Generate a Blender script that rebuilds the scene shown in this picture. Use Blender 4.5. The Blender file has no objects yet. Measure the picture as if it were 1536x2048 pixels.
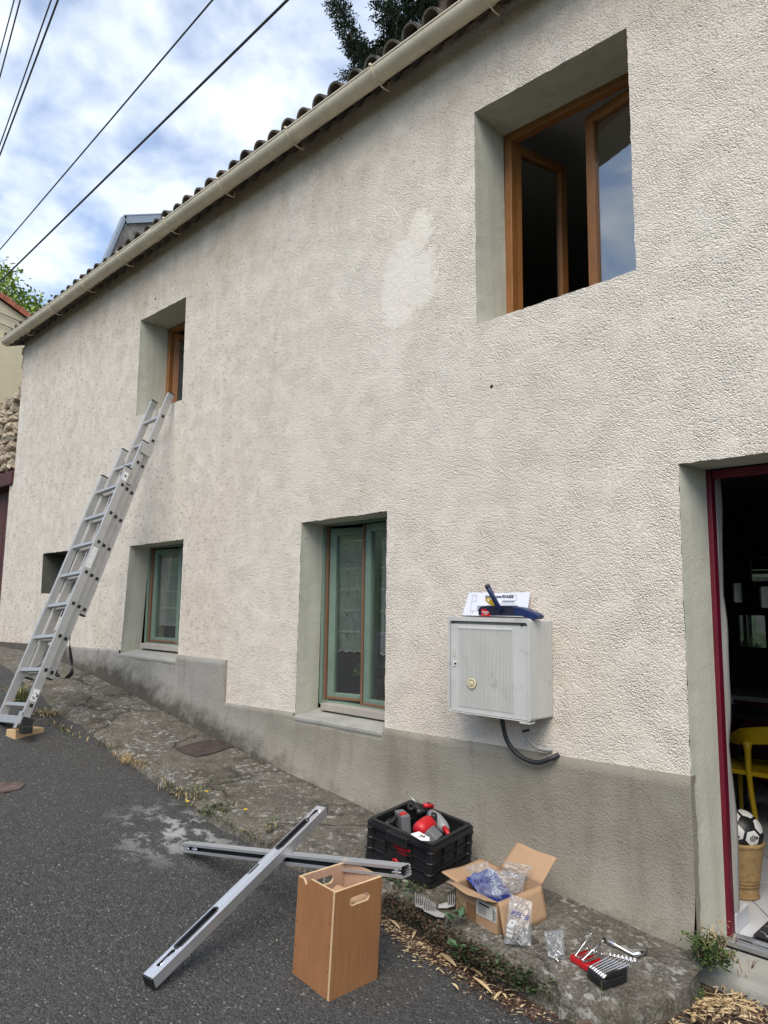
import bpy, bmesh, math, random
from mathutils import Vector, Matrix, noise
sc = bpy.context.scene
COL = sc.collection
RAD = math.radians
random.seed(7)

# ------------------------------------------------------------ camera
CAM = Vector((0, -3.2, 1.45))
FPX = 1450.0                                    # focal length in pixels of the 1536 x 2048 photograph
yaw, pitch, roll = RAD(44.4), RAD(7.28), RAD(0.73)
fwd = Vector((-math.sin(yaw)*math.cos(pitch), math.cos(yaw)*math.cos(pitch), math.sin(pitch)))
rt = Vector((math.cos(yaw), math.sin(yaw), 0)); upv = rt.cross(fwd)
RT = rt*math.cos(roll) + upv*math.sin(roll); UP = upv*math.cos(roll) - rt*math.sin(roll)
cd = bpy.data.cameras.new('camera'); cam = bpy.data.objects.new('camera', cd); COL.objects.link(cam)
cd.sensor_fit = 'VERTICAL'; cd.sensor_height = 36; cd.lens = FPX/2048*36; cd.clip_start = .05; cd.clip_end = 3000
cam.matrix_world = Matrix((( RT.x, UP.x, -fwd.x, CAM.x), (RT.y, UP.y, -fwd.y, CAM.y), (RT.z, UP.z, -fwd.z, CAM.z), (0, 0, 0, 1)))
sc.camera = cam

# ------------------------------------------------------------ daylight: thin broken cloud, soft sun
SUN_EL, SUN_AZ = RAD(50), RAD(148)              # azimuth clockwise from +Y
wd = bpy.data.worlds.new('World'); sc.world = wd; wd.use_nodes = True
nt = wd.node_tree; nt.nodes.clear()
def wn(t, **k):
    n = nt.nodes.new(t)
    for a, b in k.items(): setattr(n, a, b)
    return n
sky = wn('ShaderNodeTexSky', sky_type='NISHITA', sun_disc=False, sun_elevation=SUN_EL, sun_rotation=SUN_AZ, air_density=1.0, dust_density=.3, ozone_density=2.2)
tc = wn('ShaderNodeTexCoord'); sep = wn('ShaderNodeSeparateXYZ'); nt.links.new(tc.outputs['Generated'], sep.inputs[0])
zz = wn('ShaderNodeMath', operation='MAXIMUM'); nt.links.new(sep.outputs[2], zz.inputs[0]); zz.inputs[1].default_value = 0
za = wn('ShaderNodeMath', operation='ADD'); nt.links.new(zz.outputs[0], za.inputs[0]); za.inputs[1].default_value = .22
dv = wn('ShaderNodeVectorMath', operation='DIVIDE'); cmb = wn('ShaderNodeCombineXYZ')
for i in range(3): nt.links.new(za.outputs[0], cmb.inputs[i])
nt.links.new(tc.outputs['Generated'], dv.inputs[0]); nt.links.new(cmb.outputs[0], dv.inputs[1])
sc1 = wn('ShaderNodeVectorMath', operation='MULTIPLY'); nt.links.new(dv.outputs[0], sc1.inputs[0]); sc1.inputs[1].default_value = (1, 1, 0)
n1 = wn('ShaderNodeTexNoise'); n1.inputs['Scale'].default_value = 7.6; n1.inputs['Detail'].default_value = 6; n1.inputs['Roughness'].default_value = .50; n1.inputs['Distortion'].default_value = .15
nt.links.new(sc1.outputs[0], n1.inputs['Vector'])
n2 = wn('ShaderNodeTexNoise'); n2.inputs['Scale'].default_value = .9; n2.inputs['Detail'].default_value = 3
nt.links.new(sc1.outputs[0], n2.inputs['Vector'])
ad = wn('ShaderNodeMath', operation='MULTIPLY_ADD'); nt.links.new(n2.outputs[0], ad.inputs[0]); ad.inputs[1].default_value = .42; nt.links.new(n1.outputs[0], ad.inputs[2])
rp = wn('ShaderNodeValToRGB'); nt.links.new(ad.outputs[0], rp.inputs[0])
rp.color_ramp.elements[0].position = .585; rp.color_ramp.elements[0].color = (.22, .22, .22, 1)
rp.color_ramp.elements[1].position = .86; rp.color_ramp.elements[1].color = (1, 1, 1, 1)
n3 = wn('ShaderNodeTexNoise'); n3.inputs['Scale'].default_value = 2.1; n3.inputs['Detail'].default_value = 5; nt.links.new(sc1.outputs[0], n3.inputs['Vector'])
rc = wn('ShaderNodeValToRGB'); nt.links.new(n3.outputs[0], rc.inputs[0])
rc.color_ramp.elements[0].position = .3; rc.color_ramp.elements[0].color = (3.85, 4.35, 5.2, 1)
rc.color_ramp.elements[1].position = .68; rc.color_ramp.elements[1].color = (4.5, 4.85, 5.3, 1)
mx = wn('ShaderNodeMix', data_type='RGBA'); nt.links.new(rp.outputs[0], mx.inputs[0]); nt.links.new(sky.outputs[0], mx.inputs[6]); nt.links.new(rc.outputs[0], mx.inputs[7])
bg = wn('ShaderNodeBackground'); bg.inputs[1].default_value = .112; nt.links.new(mx.outputs[2], bg.inputs[0])
wo = wn('ShaderNodeOutputWorld'); nt.links.new(bg.outputs[0], wo.inputs[0])
sl = bpy.data.lights.new('sun', 'SUN'); sl.energy = 1.5; sl.angle = RAD(42); sl.color = (1, .905, .77)
so = bpy.data.objects.new('sun', sl); COL.objects.link(so)
sd = Vector((math.sin(SUN_AZ)*math.cos(SUN_EL), math.cos(SUN_AZ)*math.cos(SUN_EL), math.sin(SUN_EL)))
so.rotation_euler = (-sd).to_track_quat('-Z', 'Y').to_euler(); so.location = (0, -8, 12)
vs = sc.view_settings; sc.display_settings.display_device = 'sRGB'
vs.view_transform = 'Standard'; vs.look = 'None'; vs.gamma = 1; vs.use_curve_mapping = False; vs.exposure = 1.10
sc.cycles.max_bounces = 8; sc.cycles.transparent_max_bounces = 16

# ------------------------------------------------------------ helpers: survey points
def ray(x, y): return fwd + RT*((x-768)/FPX) - UP*((y-1024)/FPX)
def W(x, y, Y=0.0):
    q = ray(x, y); return CAM + q*((Y-CAM.y)/q.y)
def atx(x, y, X):
    q = ray(x, y); return CAM + q*((X-CAM.x)/q.x)
def atz(x, y, z):
    q = ray(x, y); return CAM + q*((z-CAM.z)/q.z)
def proj(p):
    d = Vector(p)-CAM; k = d.dot(fwd); return 768+FPX*d.dot(RT)/k, 1024-FPX*d.dot(UP)/k
def interp(x, xs, ys):
    if x <= xs[0]: return ys[0]
    for i in range(len(xs)-1):
        if x <= xs[i+1]: return ys[i]+(ys[i+1]-ys[i])*(x-xs[i])/(xs[i+1]-xs[i])
    return ys[-1]
XB = [-45, -14, -9.7, -8.04, -6.42, -4.74, -3.28, -2.47, -1.34, 0, 3, 12]
ZB = [2.6, 1.05, .898, .859, .691, .42, .272, .174, .077, -.04, -.3, -1.0]
def zb(X): return sum(interp(X+k, XB, ZB) for k in (-.6, -.3, 0, .3, .6))/5
def road_z(X, Y): return zb(X)-.03-interp(X, [-5.5, -3], [.02, .10])-.02*(-Y-.6)
def pav_z(X, Y): return zb(X)+.05*Y
def G(x, y, h=road_z):
    q = ray(x, y); a, b = .5, 45.0
    for _ in range(40):
        m = (a+b)/2; p = CAM+q*m
        if p.z < h(p.x, p.y): b = m
        else: a = m
    return CAM+q*a

# ------------------------------------------------------------ helpers: meshes and things
WM = {}
class MB:
    def __init__(s): s.v = []; s.f = []; s.m = []; s.mi = 0; s.sm = []; s.smooth = False
    def add(s, vs_, fs, M=None):
        o = len(s.v)
        s.v += [tuple(M @ Vector(p)) if M else tuple(p) for p in vs_]
        for f in fs: s.f.append([i+o for i in f]); s.m.append(s.mi); s.sm.append(s.smooth)
        return s
    def box(s, c, d, M=None):
        x, y, z = c; a, b, e = d[0]/2, d[1]/2, d[2]/2
        return s.add([(x-a, y-b, z-e), (x+a, y-b, z-e), (x+a, y+b, z-e), (x-a, y+b, z-e), (x-a, y-b, z+e), (x+a, y-b, z+e), (x+a, y+b, z+e), (x-a, y+b, z+e)],
                     [(3, 2, 1, 0), (4, 5, 6, 7), (0, 1, 5, 4), (1, 2, 6, 5), (2, 3, 7, 6), (3, 0, 4, 7)], M)
    def prism(s, poly, z0, z1, M=None):
        n = len(poly)
        return s.add([(x, y, z0) for x, y in poly]+[(x, y, z1) for x, y in poly],
                     [tuple(reversed(range(n))), tuple(range(n, 2*n))]+[(i, (i+1) % n, n+(i+1) % n, n+i) for i in range(n)], M)
    def tube(s, pts, r, n=8, M=None, caps=True):
        pts = [Vector(p) for p in pts]; R = r if isinstance(r, (list, tuple)) else [r]*len(pts)
        vs_ = []; prev = None
        for i, p in enumerate(pts):
            t = (pts[min(i+1, len(pts)-1)]-pts[max(i-1, 0)]).normalized()
            if prev is None:
                a = Vector((0, 0, 1)) if abs(t.z) < .9 else Vector((1, 0, 0))
                u = t.cross(a).normalized()
            else: u = (prev - t*prev.dot(t)).normalized()
            prev = u; w = t.cross(u)
            vs_ += [p+(u*math.cos(2*math.pi*k/n)+w*math.sin(2*math.pi*k/n))*R[i] for k in range(n)]
        fs = [(i*n+k, i*n+(k+1) % n, (i+1)*n+(k+1) % n, (i+1)*n+k) for i in range(len(pts)-1) for k in range(n)]
        if caps: fs += [tuple(reversed(range(n))), tuple(range((len(pts)-1)*n, len(pts)*n))]
        o = s.smooth; s.smooth = True; s.add(vs_, fs, M); s.smooth = o
        return s
    def lathe(s, prof, n=24, M=None):
        vs_ = [(r*math.cos(2*math.pi*k/n), r*math.sin(2*math.pi*k/n), z) for r, z in prof for k in range(n)]
        fs = [(i*n+k, i*n+(k+1) % n, (i+1)*n+(k+1) % n, (i+1)*n+k) for i in range(len(prof)-1) for k in range(n)]
        o = s.smooth; s.smooth = True; s.add(vs_, fs, M); s.smooth = o
        return s
    def sheet(s, grid, M=None, flip=False):
        h, w = len(grid), len(grid[0])
        fs = [((i*w+j), (i*w+j+1), ((i+1)*w+j+1), ((i+1)*w+j)) for i in range(h-1) for j in range(w-1)]
        if flip: fs = [tuple(reversed(f)) for f in fs]
        return s.add([p for r in grid for p in r], fs, M)
    def build(s, name, mats, parent=None, world=True, bevel=0, solid=0, sub=0, weld=False):
        me = bpy.data.meshes.new(name)
        v = s.v
        if parent is not None and world:
            Mi = WM[parent].inverted(); v = [tuple(Mi @ Vector(p)) for p in v]
        me.from_pydata(v, [], s.f)
        if not isinstance(mats, (list, tuple)): mats = [mats]
        for m in mats: me.materials.append(m)
        me.polygons.foreach_set('material_index', s.m); me.polygons.foreach_set('use_smooth', s.sm); me.update()
        o = bpy.data.objects.new(name, me); COL.objects.link(o)
        if parent is not None: o.parent = parent; WM[o] = WM[parent]
        else: WM[o] = Matrix()
        if weld:
            k = o.modifiers.new('w', 'WELD'); k.merge_threshold = .0005
        if solid:
            k = o.modifiers.new('s', 'SOLIDIFY'); k.thickness = solid; k.offset = 0
        if sub:
            k = o.modifiers.new('u', 'SUBSURF'); k.levels = sub; k.render_levels = sub
        if bevel:
            k = o.modifiers.new('b', 'BEVEL'); k.width = bevel; k.segments = 2; k.limit_method = 'ANGLE'; k.angle_limit = RAD(40)
        return o
def tag(o, label=None, cat=None, group=None, kind=None):
    if label: o['label'] = label
    if cat: o['category'] = cat
    if group: o['group'] = group
    if kind: o['kind'] = kind
    return o
def thing(name, label, cat, loc=(0, 0, 0), M=None, group=None):
    o = bpy.data.objects.new(name, None); COL.objects.link(o); o.empty_display_size = .1
    m = Matrix.Translation(Vector(loc)) @ (M.to_4x4() if M else Matrix())
    o.matrix_world = m; WM[o] = m
    return tag(o, label, cat, group)
def copy_tree(src, M, label=None, par=None):
    r = src.copy(); COL.objects.link(r)
    if par is None: r.matrix_world = M; WM[r] = M
    else: r.parent = par; WM[r] = WM[par]
    if label: r['label'] = label
    for ch in list(src.children): copy_tree(ch, None, None, r)
    return r
def rotm(yaw_, ax=0, ay=0): return Matrix.Rotation(ay, 3, 'Y') @ Matrix.Rotation(ax, 3, 'X') @ Matrix.Rotation(yaw_, 3, 'Z')
def frame_from(a, upr=(0, 0, 1)):
    x = Vector(a).normalized(); y = Vector(upr).cross(x).normalized(); z = x.cross(y)
    return Matrix(((x.x, y.x, z.x), (x.y, y.y, z.y), (x.z, y.z, z.z)))
def fill(outer, holes, M=None):
    """flat polygon with holes -> (verts, tris) in the plane of 2D coords (u, v, 0)"""
    bm = bmesh.new(); es = []
    for loop in [outer]+holes:
        vs_ = [bm.verts.new((p[0], p[1], 0)) for p in loop]
        es += [bm.edges.new((vs_[i], vs_[(i+1) % len(vs_)])) for i in range(len(vs_))]
    bmesh.ops.triangle_fill(bm, edges=es, use_beauty=True, normal=(0, 0, 1))
    bm.verts.index_update()
    v = [tuple(x.co) for x in bm.verts]; f = [tuple(x.index for x in fc.verts) for fc in bm.faces]; bm.free()
    return v, f
def plate(mb, outer, holes, z0, z1, M=None):
    """a slab with holes, from z0 to z1, in local XY"""
    v, f = fill(outer, holes)
    T = (M or Matrix())
    mb.add([(a, b, z1) for a, b, _ in v], f, T); mb.add([(a, b, z0) for a, b, _ in v], [tuple(reversed(k)) for k in f], T)
    for loop in [outer]+holes:
        n = len(loop)
        mb.add([(a, b, z0) for a, b in loop]+[(a, b, z1) for a, b in loop], [(i, (i+1) % n, n+(i+1) % n, n+i) for i in range(n)], T)
def stadium(cx, cy, L, w, n=6):
    r = w/2; out = []
    for k in range(n+1):
        a = -math.pi/2+math.pi*k/n; out.append((cx+L/2-r+r*math.cos(a), cy+r*math.sin(a)))
    for k in range(n+1):
        a = math.pi/2+math.pi*k/n; out.append((cx-L/2+r+r*math.cos(a), cy+r*math.sin(a)))
    return out
def rrect(x0, y0, x1, y1, r, n=4):
    out = []
    for cx, cy, a0 in ((x1-r, y0+r, -90), (x1-r, y1-r, 0), (x0+r, y1-r, 90), (x0+r, y0+r, 180)):
        out += [(cx+r*math.cos(RAD(a0+90*k/n)), cy+r*math.sin(RAD(a0+90*k/n))) for k in range(n+1)]
    return out
def text_obj(name, body, size, m, parent, M, shear=0, ext=.0004, align='CENTER', bold=0):
    cu = bpy.data.curves.new(name, 'FONT'); cu.body = body; cu.size = size; cu.shear = shear; cu.extrude = ext; cu.align_x = align; cu.align_y = 'CENTER'; cu.offset = bold; cu.resolution_u = 3
    t = bpy.data.objects.new(name+'_tmp', cu); COL.objects.link(t)
    dg = bpy.context.evaluated_depsgraph_get(); dg.update()
    me = bpy.data.meshes.new_from_object(t.evaluated_get(dg)); bpy.data.objects.remove(t); me.name = name
    me.materials.clear(); me.materials.append(m)
    o = bpy.data.objects.new(name, me); COL.objects.link(o)
    o.parent = parent; WM[o] = WM[parent]; o.matrix_local = M
    return o

# ------------------------------------------------------------ helpers: materials
class NT:
    def __init__(s, name, rough=.8, metal=0, spec=.5):
        s.m = bpy.data.materials.new(name); s.m.use_nodes = True; s.t = s.m.node_tree; s.b = s.t.nodes['Principled BSDF']
        s.b.inputs['Roughness'].default_value = rough; s.b.inputs['Metallic'].default_value = metal
        s.b.inputs['Specular IOR Level'].default_value = spec
    def n(s, t, **k):
        x = s.t.nodes.new(t)
        for a, b in k.items(): setattr(x, a, b)
        return x
    def l(s, a, b): s.t.links.new(a, b)
    def put(s, sock, v):
        if isinstance(v, (int, float)): sock.default_value = v
        elif isinstance(v, (tuple, list)): sock.default_value = tuple(v)+((1,) if len(v) == 3 and sock.type == 'RGBA' else ())
        else: s.l(v, sock)
    def pos(s, scale=(1, 1, 1), obj=False, loc=(0, 0, 0)):
        g = s.n('ShaderNodeTexCoord').outputs['Object'] if obj else s.n('ShaderNodeNewGeometry').outputs['Position']
        mp = s.n('ShaderNodeMapping'); mp.inputs['Scale'].default_value = scale; mp.inputs['Location'].default_value = loc; s.l(g, mp.inputs[0]); return mp.outputs[0]
    def noise(s, vec, scale, det=3, rough=.5, dist=0):
        x = s.n('ShaderNodeTexNoise'); x.inputs['Scale'].default_value = scale; x.inputs['Detail'].default_value = det; x.inputs['Roughness'].default_value = rough; x.inputs['Distortion'].default_value = dist
        s.l(vec, x.inputs['Vector']); return x.outputs[0]
    def voro(s, vec, scale, feat='F1', out=0, rnd=1):
        x = s.n('ShaderNodeTexVoronoi', feature=feat); x.inputs['Scale'].default_value = scale; x.inputs['Randomness'].default_value = rnd
        s.l(vec, x.inputs['Vector']); return x.outputs[out]
    def ramp(s, v, a, b, ca=(0, 0, 0), cb=(1, 1, 1), ease=False):
        x = s.n('ShaderNodeValToRGB'); e = x.color_ramp.elements; e[0].position = a; e[1].position = b
        e[0].color = (*ca, 1); e[1].color = (*cb, 1)
        if ease: x.color_ramp.interpolation = 'EASE'
        s.l(v, x.inputs[0]); return x.outputs[0]
    def mix(s, f, a, b, mode='MIX'):
        x = s.n('ShaderNodeMix', data_type='RGBA', blend_type=mode); s.put(x.inputs[0], f); s.put(x.inputs[6], a); s.put(x.inputs[7], b); return x.outputs[2]
    def math(s, op, a, b=0, c=None, clamp=False):
        x = s.n('ShaderNodeMath', operation=op, use_clamp=clamp); s.put(x.inputs[0], a); s.put(x.inputs[1], b)
        if c is not None: s.put(x.inputs[2], c)
        return x.outputs[0]
    def xyz(s, vec):
        x = s.n('ShaderNodeSeparateXYZ'); s.l(vec, x.inputs[0]); return x.outputs
    def color(s, c): s.put(s.b.inputs['Base Color'], c); return s
    def rough(s, c): s.put(s.b.inputs['Roughness'], c); return s
    def bump(s, h, dist=.01, strength=1):
        x = s.n('ShaderNodeBump'); x.inputs['Distance'].default_value = dist; x.inputs['Strength'].default_value = strength; s.l(h, x.inputs['Height']); s.l(x.outputs[0], s.b.inputs['Normal']); return s
def simple(name, c, rough=.6, metal=0, var=.12, scale=6, bump=0, bscale=40, obj=True, spec=.5):
    k = NT(name, rough, metal, spec); p = k.pos(obj=obj)
    n = k.noise(p, scale, 4, .6)
    lo = tuple(x*(1-var) for x in c); hi = tuple(min(1, x*(1+var)) for x in c)
    k.color(k.ramp(n, .3, .7, lo, hi))
    k.rough(k.math('MULTIPLY_ADD', k.noise(p, scale*2.3, 3), .25*rough, rough*.87))
    if bump: k.bump(k.noise(p, bscale, 4, .6), bump)
    return k.m
# ------------------------------------------------------------ materials
def m_roughcast():
    k = NT('roughcast render', .92, 0, .2); p = k.pos(); X, Y, Z = k.xyz(p)[0], k.xyz(p)[1], k.xyz(p)[2]
    vn = k.n('ShaderNodeTexVoronoi', feature='SMOOTH_F1'); vn.inputs['Scale'].default_value = 140; vn.inputs['Smoothness'].default_value = .25; k.l(p, vn.inputs['Vector'])
    grain = k.noise(p, 150, 2, .6); blob = k.math('MULTIPLY', vn.outputs[0], -1.0); vary = k.noise(p, 7, 3, .55)
    h = k.math('MULTIPLY_ADD', grain, .55, blob)
    low = k.noise(p, 1.3, 4, .55); low2 = k.noise(k.pos((1, 1, 1), loc=(7, 3, 2)), .8, 4, .6)
    base = k.ramp(low, .35, .66, (.755, .685, .585), (.795, .73, .64))
    base = k.mix(k.math('MULTIPLY', k.ramp(low2, .45, .68), .4), base, (.755, .645, .56))
    white = k.noise(k.pos((1.2, 1, .35), loc=(2, 0, 5)), 1.1, 4, .6)
    base = k.mix(k.math('MULTIPLY', k.ramp(white, .50, .70), .6), base, (.80, .76, .69))
    # dirt lodged in the pits, denser in some patches and in runs below the eaves
    streak = k.noise(k.pos((26, 26, 1.0)), 1.0, 4, .6)
    hi = k.n('ShaderNodeMapRange'); k.l(Z, hi.inputs[0]); hi.inputs[1].default_value = 1.6; hi.inputs[2].default_value = 4.4
    lf = k.n('ShaderNodeMapRange'); k.l(X, lf.inputs[0]); lf.inputs[1].default_value = -3.0; lf.inputs[2].default_value = -7.0
    dens = k.math('MULTIPLY_ADD', k.ramp(streak, .38, .66), k.math('MULTIPLY', hi.outputs[0], .44), k.math('MULTIPLY', k.ramp(k.noise(k.pos(loc=(3, 3, 8)), 1.6, 4, .6), .40, .70), .22))
    dens = k.math('MULTIPLY_ADD', lf.outputs[0], .14, dens)
    speck = k.noise(k.pos((1, 1, .8)), 100, 2, .6)
    amt = k.math('MULTIPLY_ADD', dens, .175, k.math('SUBTRACT', speck, .668))
    amt = k.math('ADD', amt, k.math('MULTIPLY', k.math('SUBTRACT', vn.outputs[0], .42), .22))
    sp = k.math('MULTIPLY', amt, 8, clamp=True)
    sp2 = k.math('MULTIPLY', k.math('MULTIPLY_ADD', dens, .18, k.math('SUBTRACT', k.noise(k.pos((1, 1, .7), loc=(6, 2, 4)), 40, 3, .75), .655)), 11, clamp=True)
    sp = k.math('MAXIMUM', sp, k.math('MULTIPLY', sp2, .9))
    sp3 = k.math('MULTIPLY', k.math('SUBTRACT', k.noise(k.pos((.55, 1, 1), loc=(1, 9, 4)), 36, 2, .6), k.math('MULTIPLY_ADD', k.ramp(low2, .3, .7), -.06, .605)), 14, clamp=True)
    sp = k.math('MAXIMUM', sp, k.math('MULTIPLY', k.math('MULTIPLY', sp3, lf.outputs[0]), .85))
    dirt = k.mix(k.ramp(k.noise(p, 9, 3), .4, .62), (.20, .14, .095), (.17, .145, .10))
    col = k.mix(k.math('MULTIPLY', sp, .60), base, dirt)
    # tan rain stain under the eaves, with part of their shadow painted in
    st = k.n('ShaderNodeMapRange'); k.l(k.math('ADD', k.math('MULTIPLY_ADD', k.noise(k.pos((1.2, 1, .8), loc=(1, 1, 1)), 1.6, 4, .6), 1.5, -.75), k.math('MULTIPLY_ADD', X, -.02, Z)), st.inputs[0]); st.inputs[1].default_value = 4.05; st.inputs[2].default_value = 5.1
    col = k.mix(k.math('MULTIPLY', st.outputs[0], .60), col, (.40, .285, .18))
    gr = k.math('MULTIPLY', k.ramp(k.noise(k.pos((1.5, 1, .7), loc=(4, 4, 9)), 1.7, 5, .62), .58, .72), k.ramp(grain, .45, .6))
    col = k.mix(k.math('MULTIPLY', gr, .35), col, (.36, .36, .22))
    # trowelled repairs, feathered into the render
    wob = k.noise(k.pos((1, 1, 1.4), loc=(5, 1, 1)), 5, 5, .65, .8); fil = None
    for (cx, cz, rx, rz, a) in ((-2.95, 3.50, .225, .345, .8), (-2.86, 3.78, .12, .12, .75), (-3.10, 2.98, .16, .22, .3), (-2.36, 2.42, .07, .06, .5), (-4.0, 2.6, .16, .35, .25)):
        dx = k.math('POWER', k.math('ABSOLUTE', k.math('MULTIPLY', k.math('SUBTRACT', X, cx), 1/rx)), 3.0); dz = k.math('POWER', k.math('ABSOLUTE', k.math('MULTIPLY', k.math('SUBTRACT', Z, cz), 1/rz)), 3.0)
        q = k.math('ADD', k.math('ADD', dx, dz), k.math('MULTIPLY', k.math('SUBTRACT', wob, .5), 4.2)); mk = k.math('MULTIPLY', k.ramp(q, .45, 1.0, (1, 1, 1), (0, 0, 0)), a); fil = mk if fil is None else k.math('MAXIMUM', fil, mk)
    col = k.mix(k.math('MULTIPLY', fil, .65), col, (.77, .725, .66)); rest = k.math('SUBTRACT', 1.0, k.math('MULTIPLY', fil, .92))
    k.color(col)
    amp = k.math('MULTIPLY', k.math('MULTIPLY_ADD', k.ramp(vary, .33, .66), 0.0078, .0034), rest)
    drip = k.math('MULTIPLY', k.noise(k.pos((1, 1, .22)), 75, 3, .6), k.math('MULTIPLY', k.math('MULTIPLY', hi.outputs[0], .010), rest))
    crust = k.math('MULTIPLY', k.math('MULTIPLY', k.ramp(k.noise(k.pos(loc=(2, 2, 2)), 46, 4, .75), .52, .70), .004), rest)
    trow = k.math('MULTIPLY', k.math('MULTIPLY', k.noise(p, 14, 4, .55, 1.5), .006), fil)
    k.bump(k.math('ADD', k.math('ADD', k.math('ADD', k.math('MULTIPLY', h, amp), crust), k.math('ADD', drip, trow)), k.math('MULTIPLY', k.noise(p, 5, 3, .5), .012)), 1.0, .9)
    return k.m
def m_patch():
    k = NT('trowelled filler', .85, 0, .25); p = k.pos()
    n = k.noise(p, 5, 5, .6, 1.2)
    k.color(k.ramp(n, .35, .65, (.60, .58, .56), (.69, .675, .66)))
    ridge = k.math('ABSOLUTE', k.math('SUBTRACT', k.noise(k.pos((1, 1, 1.3)), 9, 3, .5, 1.5), .5))
    k.bump(k.math('ADD', k.math('MULTIPLY', k.ramp(ridge, 0, .04), .003), k.math('MULTIPLY', k.noise(p, 40, 4), .003)), 1, .8)
    return k.m
def m_plinth():
    k = NT('cement plinth', .9, 0, .2); p = k.pos(); xyz = k.xyz(p); X, Z = xyz[0], xyz[2]
    n = k.noise(p, 2.2, 5, .6); n2 = k.noise(k.pos((3, 1, .6)), 2.5, 4, .6)
    # the far stretch is a cooler grey cement than the near one
    far = k.n('ShaderNodeMapRange'); k.l(k.math('MULTIPLY_ADD', n, .8, X), far.inputs[0]); far.inputs[1].default_value = -3.2; far.inputs[2].default_value = -4.9
    warm = k.ramp(n, .3, .7, (.255, .235, .19), (.345, .32, .27)); cool = k.ramp(n, .3, .7, (.30, .29, .265), (.38, .37, .345))
    col = k.mix(far.outputs[0], warm, cool)
    col = k.mix(k.math('MULTIPLY', k.ramp(n2, .50, .70), .55), col, (.205, .185, .15))
    # black algae at the foot, ragged edge; height above the local ground comes from the mesh attribute
    at = k.n('ShaderNodeAttribute', attribute_name='foot'); 
    zone = k.n('ShaderNodeMapRange'); k.l(X, zone.inputs[0]); zone.inputs[1].default_value = -3.6; zone.inputs[2].default_value = -5.0
    edge = k.math('ADD', k.math('MULTIPLY_ADD', k.noise(k.pos((1.5, 1, 2.0)), 3.6, 8, .76), .46, -.29), k.math('MULTIPLY', zone.outputs[0], k.math('MULTIPLY_ADD', k.noise(k.pos((1, 1, 1)), .9, 2), .26, .07)))
    f = k.n('ShaderNodeMapRange'); k.l(k.math('SUBTRACT', at.outputs['Fac'], edge), f.inputs[0]); f.inputs[1].default_value = .10; f.inputs[2].default_value = -.08
    col = k.mix(k.math('MULTIPLY', f.outputs[0], .9), col, (.055, .047, .036))
    pits = k.ramp(k.noise(p, 75, 3, .6), .62, .72)
    col = k.mix(k.math('MULTIPLY', pits, .5), col, (.10, .09, .07))
    k.color(col)
    k.bump(k.math('ADD', k.math('MULTIPLY', k.noise(p, 105, 3, .7), .010), k.math('MULTIPLY', k.noise(p, 7, 4), .014)), 1, .8)
    return k.m
def m_reveal():
    k = NT('smooth grey-green plaster', .8, 0, .3); p = k.pos()
    n = k.noise(p, 2.5, 5, .6); n2 = k.noise(k.pos((14, 14, 1.2)), 1, 4)
    c = k.ramp(n, .3, .7, (.475, .475, .40), (.56, .555, .475))
    c = k.mix(k.math('MULTIPLY', k.ramp(n2, .48, .68), .5), c, (.40, .375, .30))
    k.color(c); k.bump(k.math('ADD', k.math('MULTIPLY', k.noise(p, 28, 5, .6, 1), .004), k.math('MULTIPLY', k.noise(p, 4, 3), .012)), 1, .7); return k.m
def m_asphalt():
    k = NT('asphalt', .88, 0, .3); p = k.pos()
    v = k.voro(p, 125, 'F1'); vc = k.voro(p, 125, 'F1', 1); vx = k.xyz(vc)[0]
    n = k.noise(p, .9, 5, .6); n2 = k.noise(p, 160, 2, .6)
    c = k.ramp(vx, .1, .95, (.041, .041, .041), (.098, .096, .093))
    c = k.mix(k.ramp(n, .35, .7), c, (.068, .067, .064), 'MIX') if False else c
    c = k.mix(k.ramp(n, .4, .68, (0, 0, 0), (.32, .32, .32)), c, (.085, .082, .075))
    lite = k.math('MULTIPLY', k.ramp(vx, .955, .985), k.ramp(n2, .45, .6))
    c = k.mix(lite, c, (.34, .33, .30))
    # old white paint and lime splashes near the kerb
    s = k.math('MULTIPLY', k.ramp(k.noise(k.pos((1, 1, 1), loc=(.3, .2, 0)), 7, 7, .72, .3), .50, .57), 1)
    xy = k.xyz(p)
    d = k.n('ShaderNodeVectorMath', operation='DISTANCE'); k.l(k.pos((1, 1.15, 0), loc=(3.72, 1.13, 0)), d.inputs[0]); d.inputs[1].default_value = (0, 0, 0)
    msk = k.math('ADD', k.ramp(d.outputs['Value'], .10, .50, (1, 1, 1), (0, 0, 0)), 0)
    c = k.mix(k.math('MULTIPLY', k.math('MULTIPLY', s, msk), .75), c, (.46, .47, .46))
    k.color(c)
    k.bump(k.math('ADD', k.math('MULTIPLY', v, -.010), k.math('MULTIPLY', k.noise(p, 3, 3), .02)), 1, .9)
    return k.m
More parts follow.
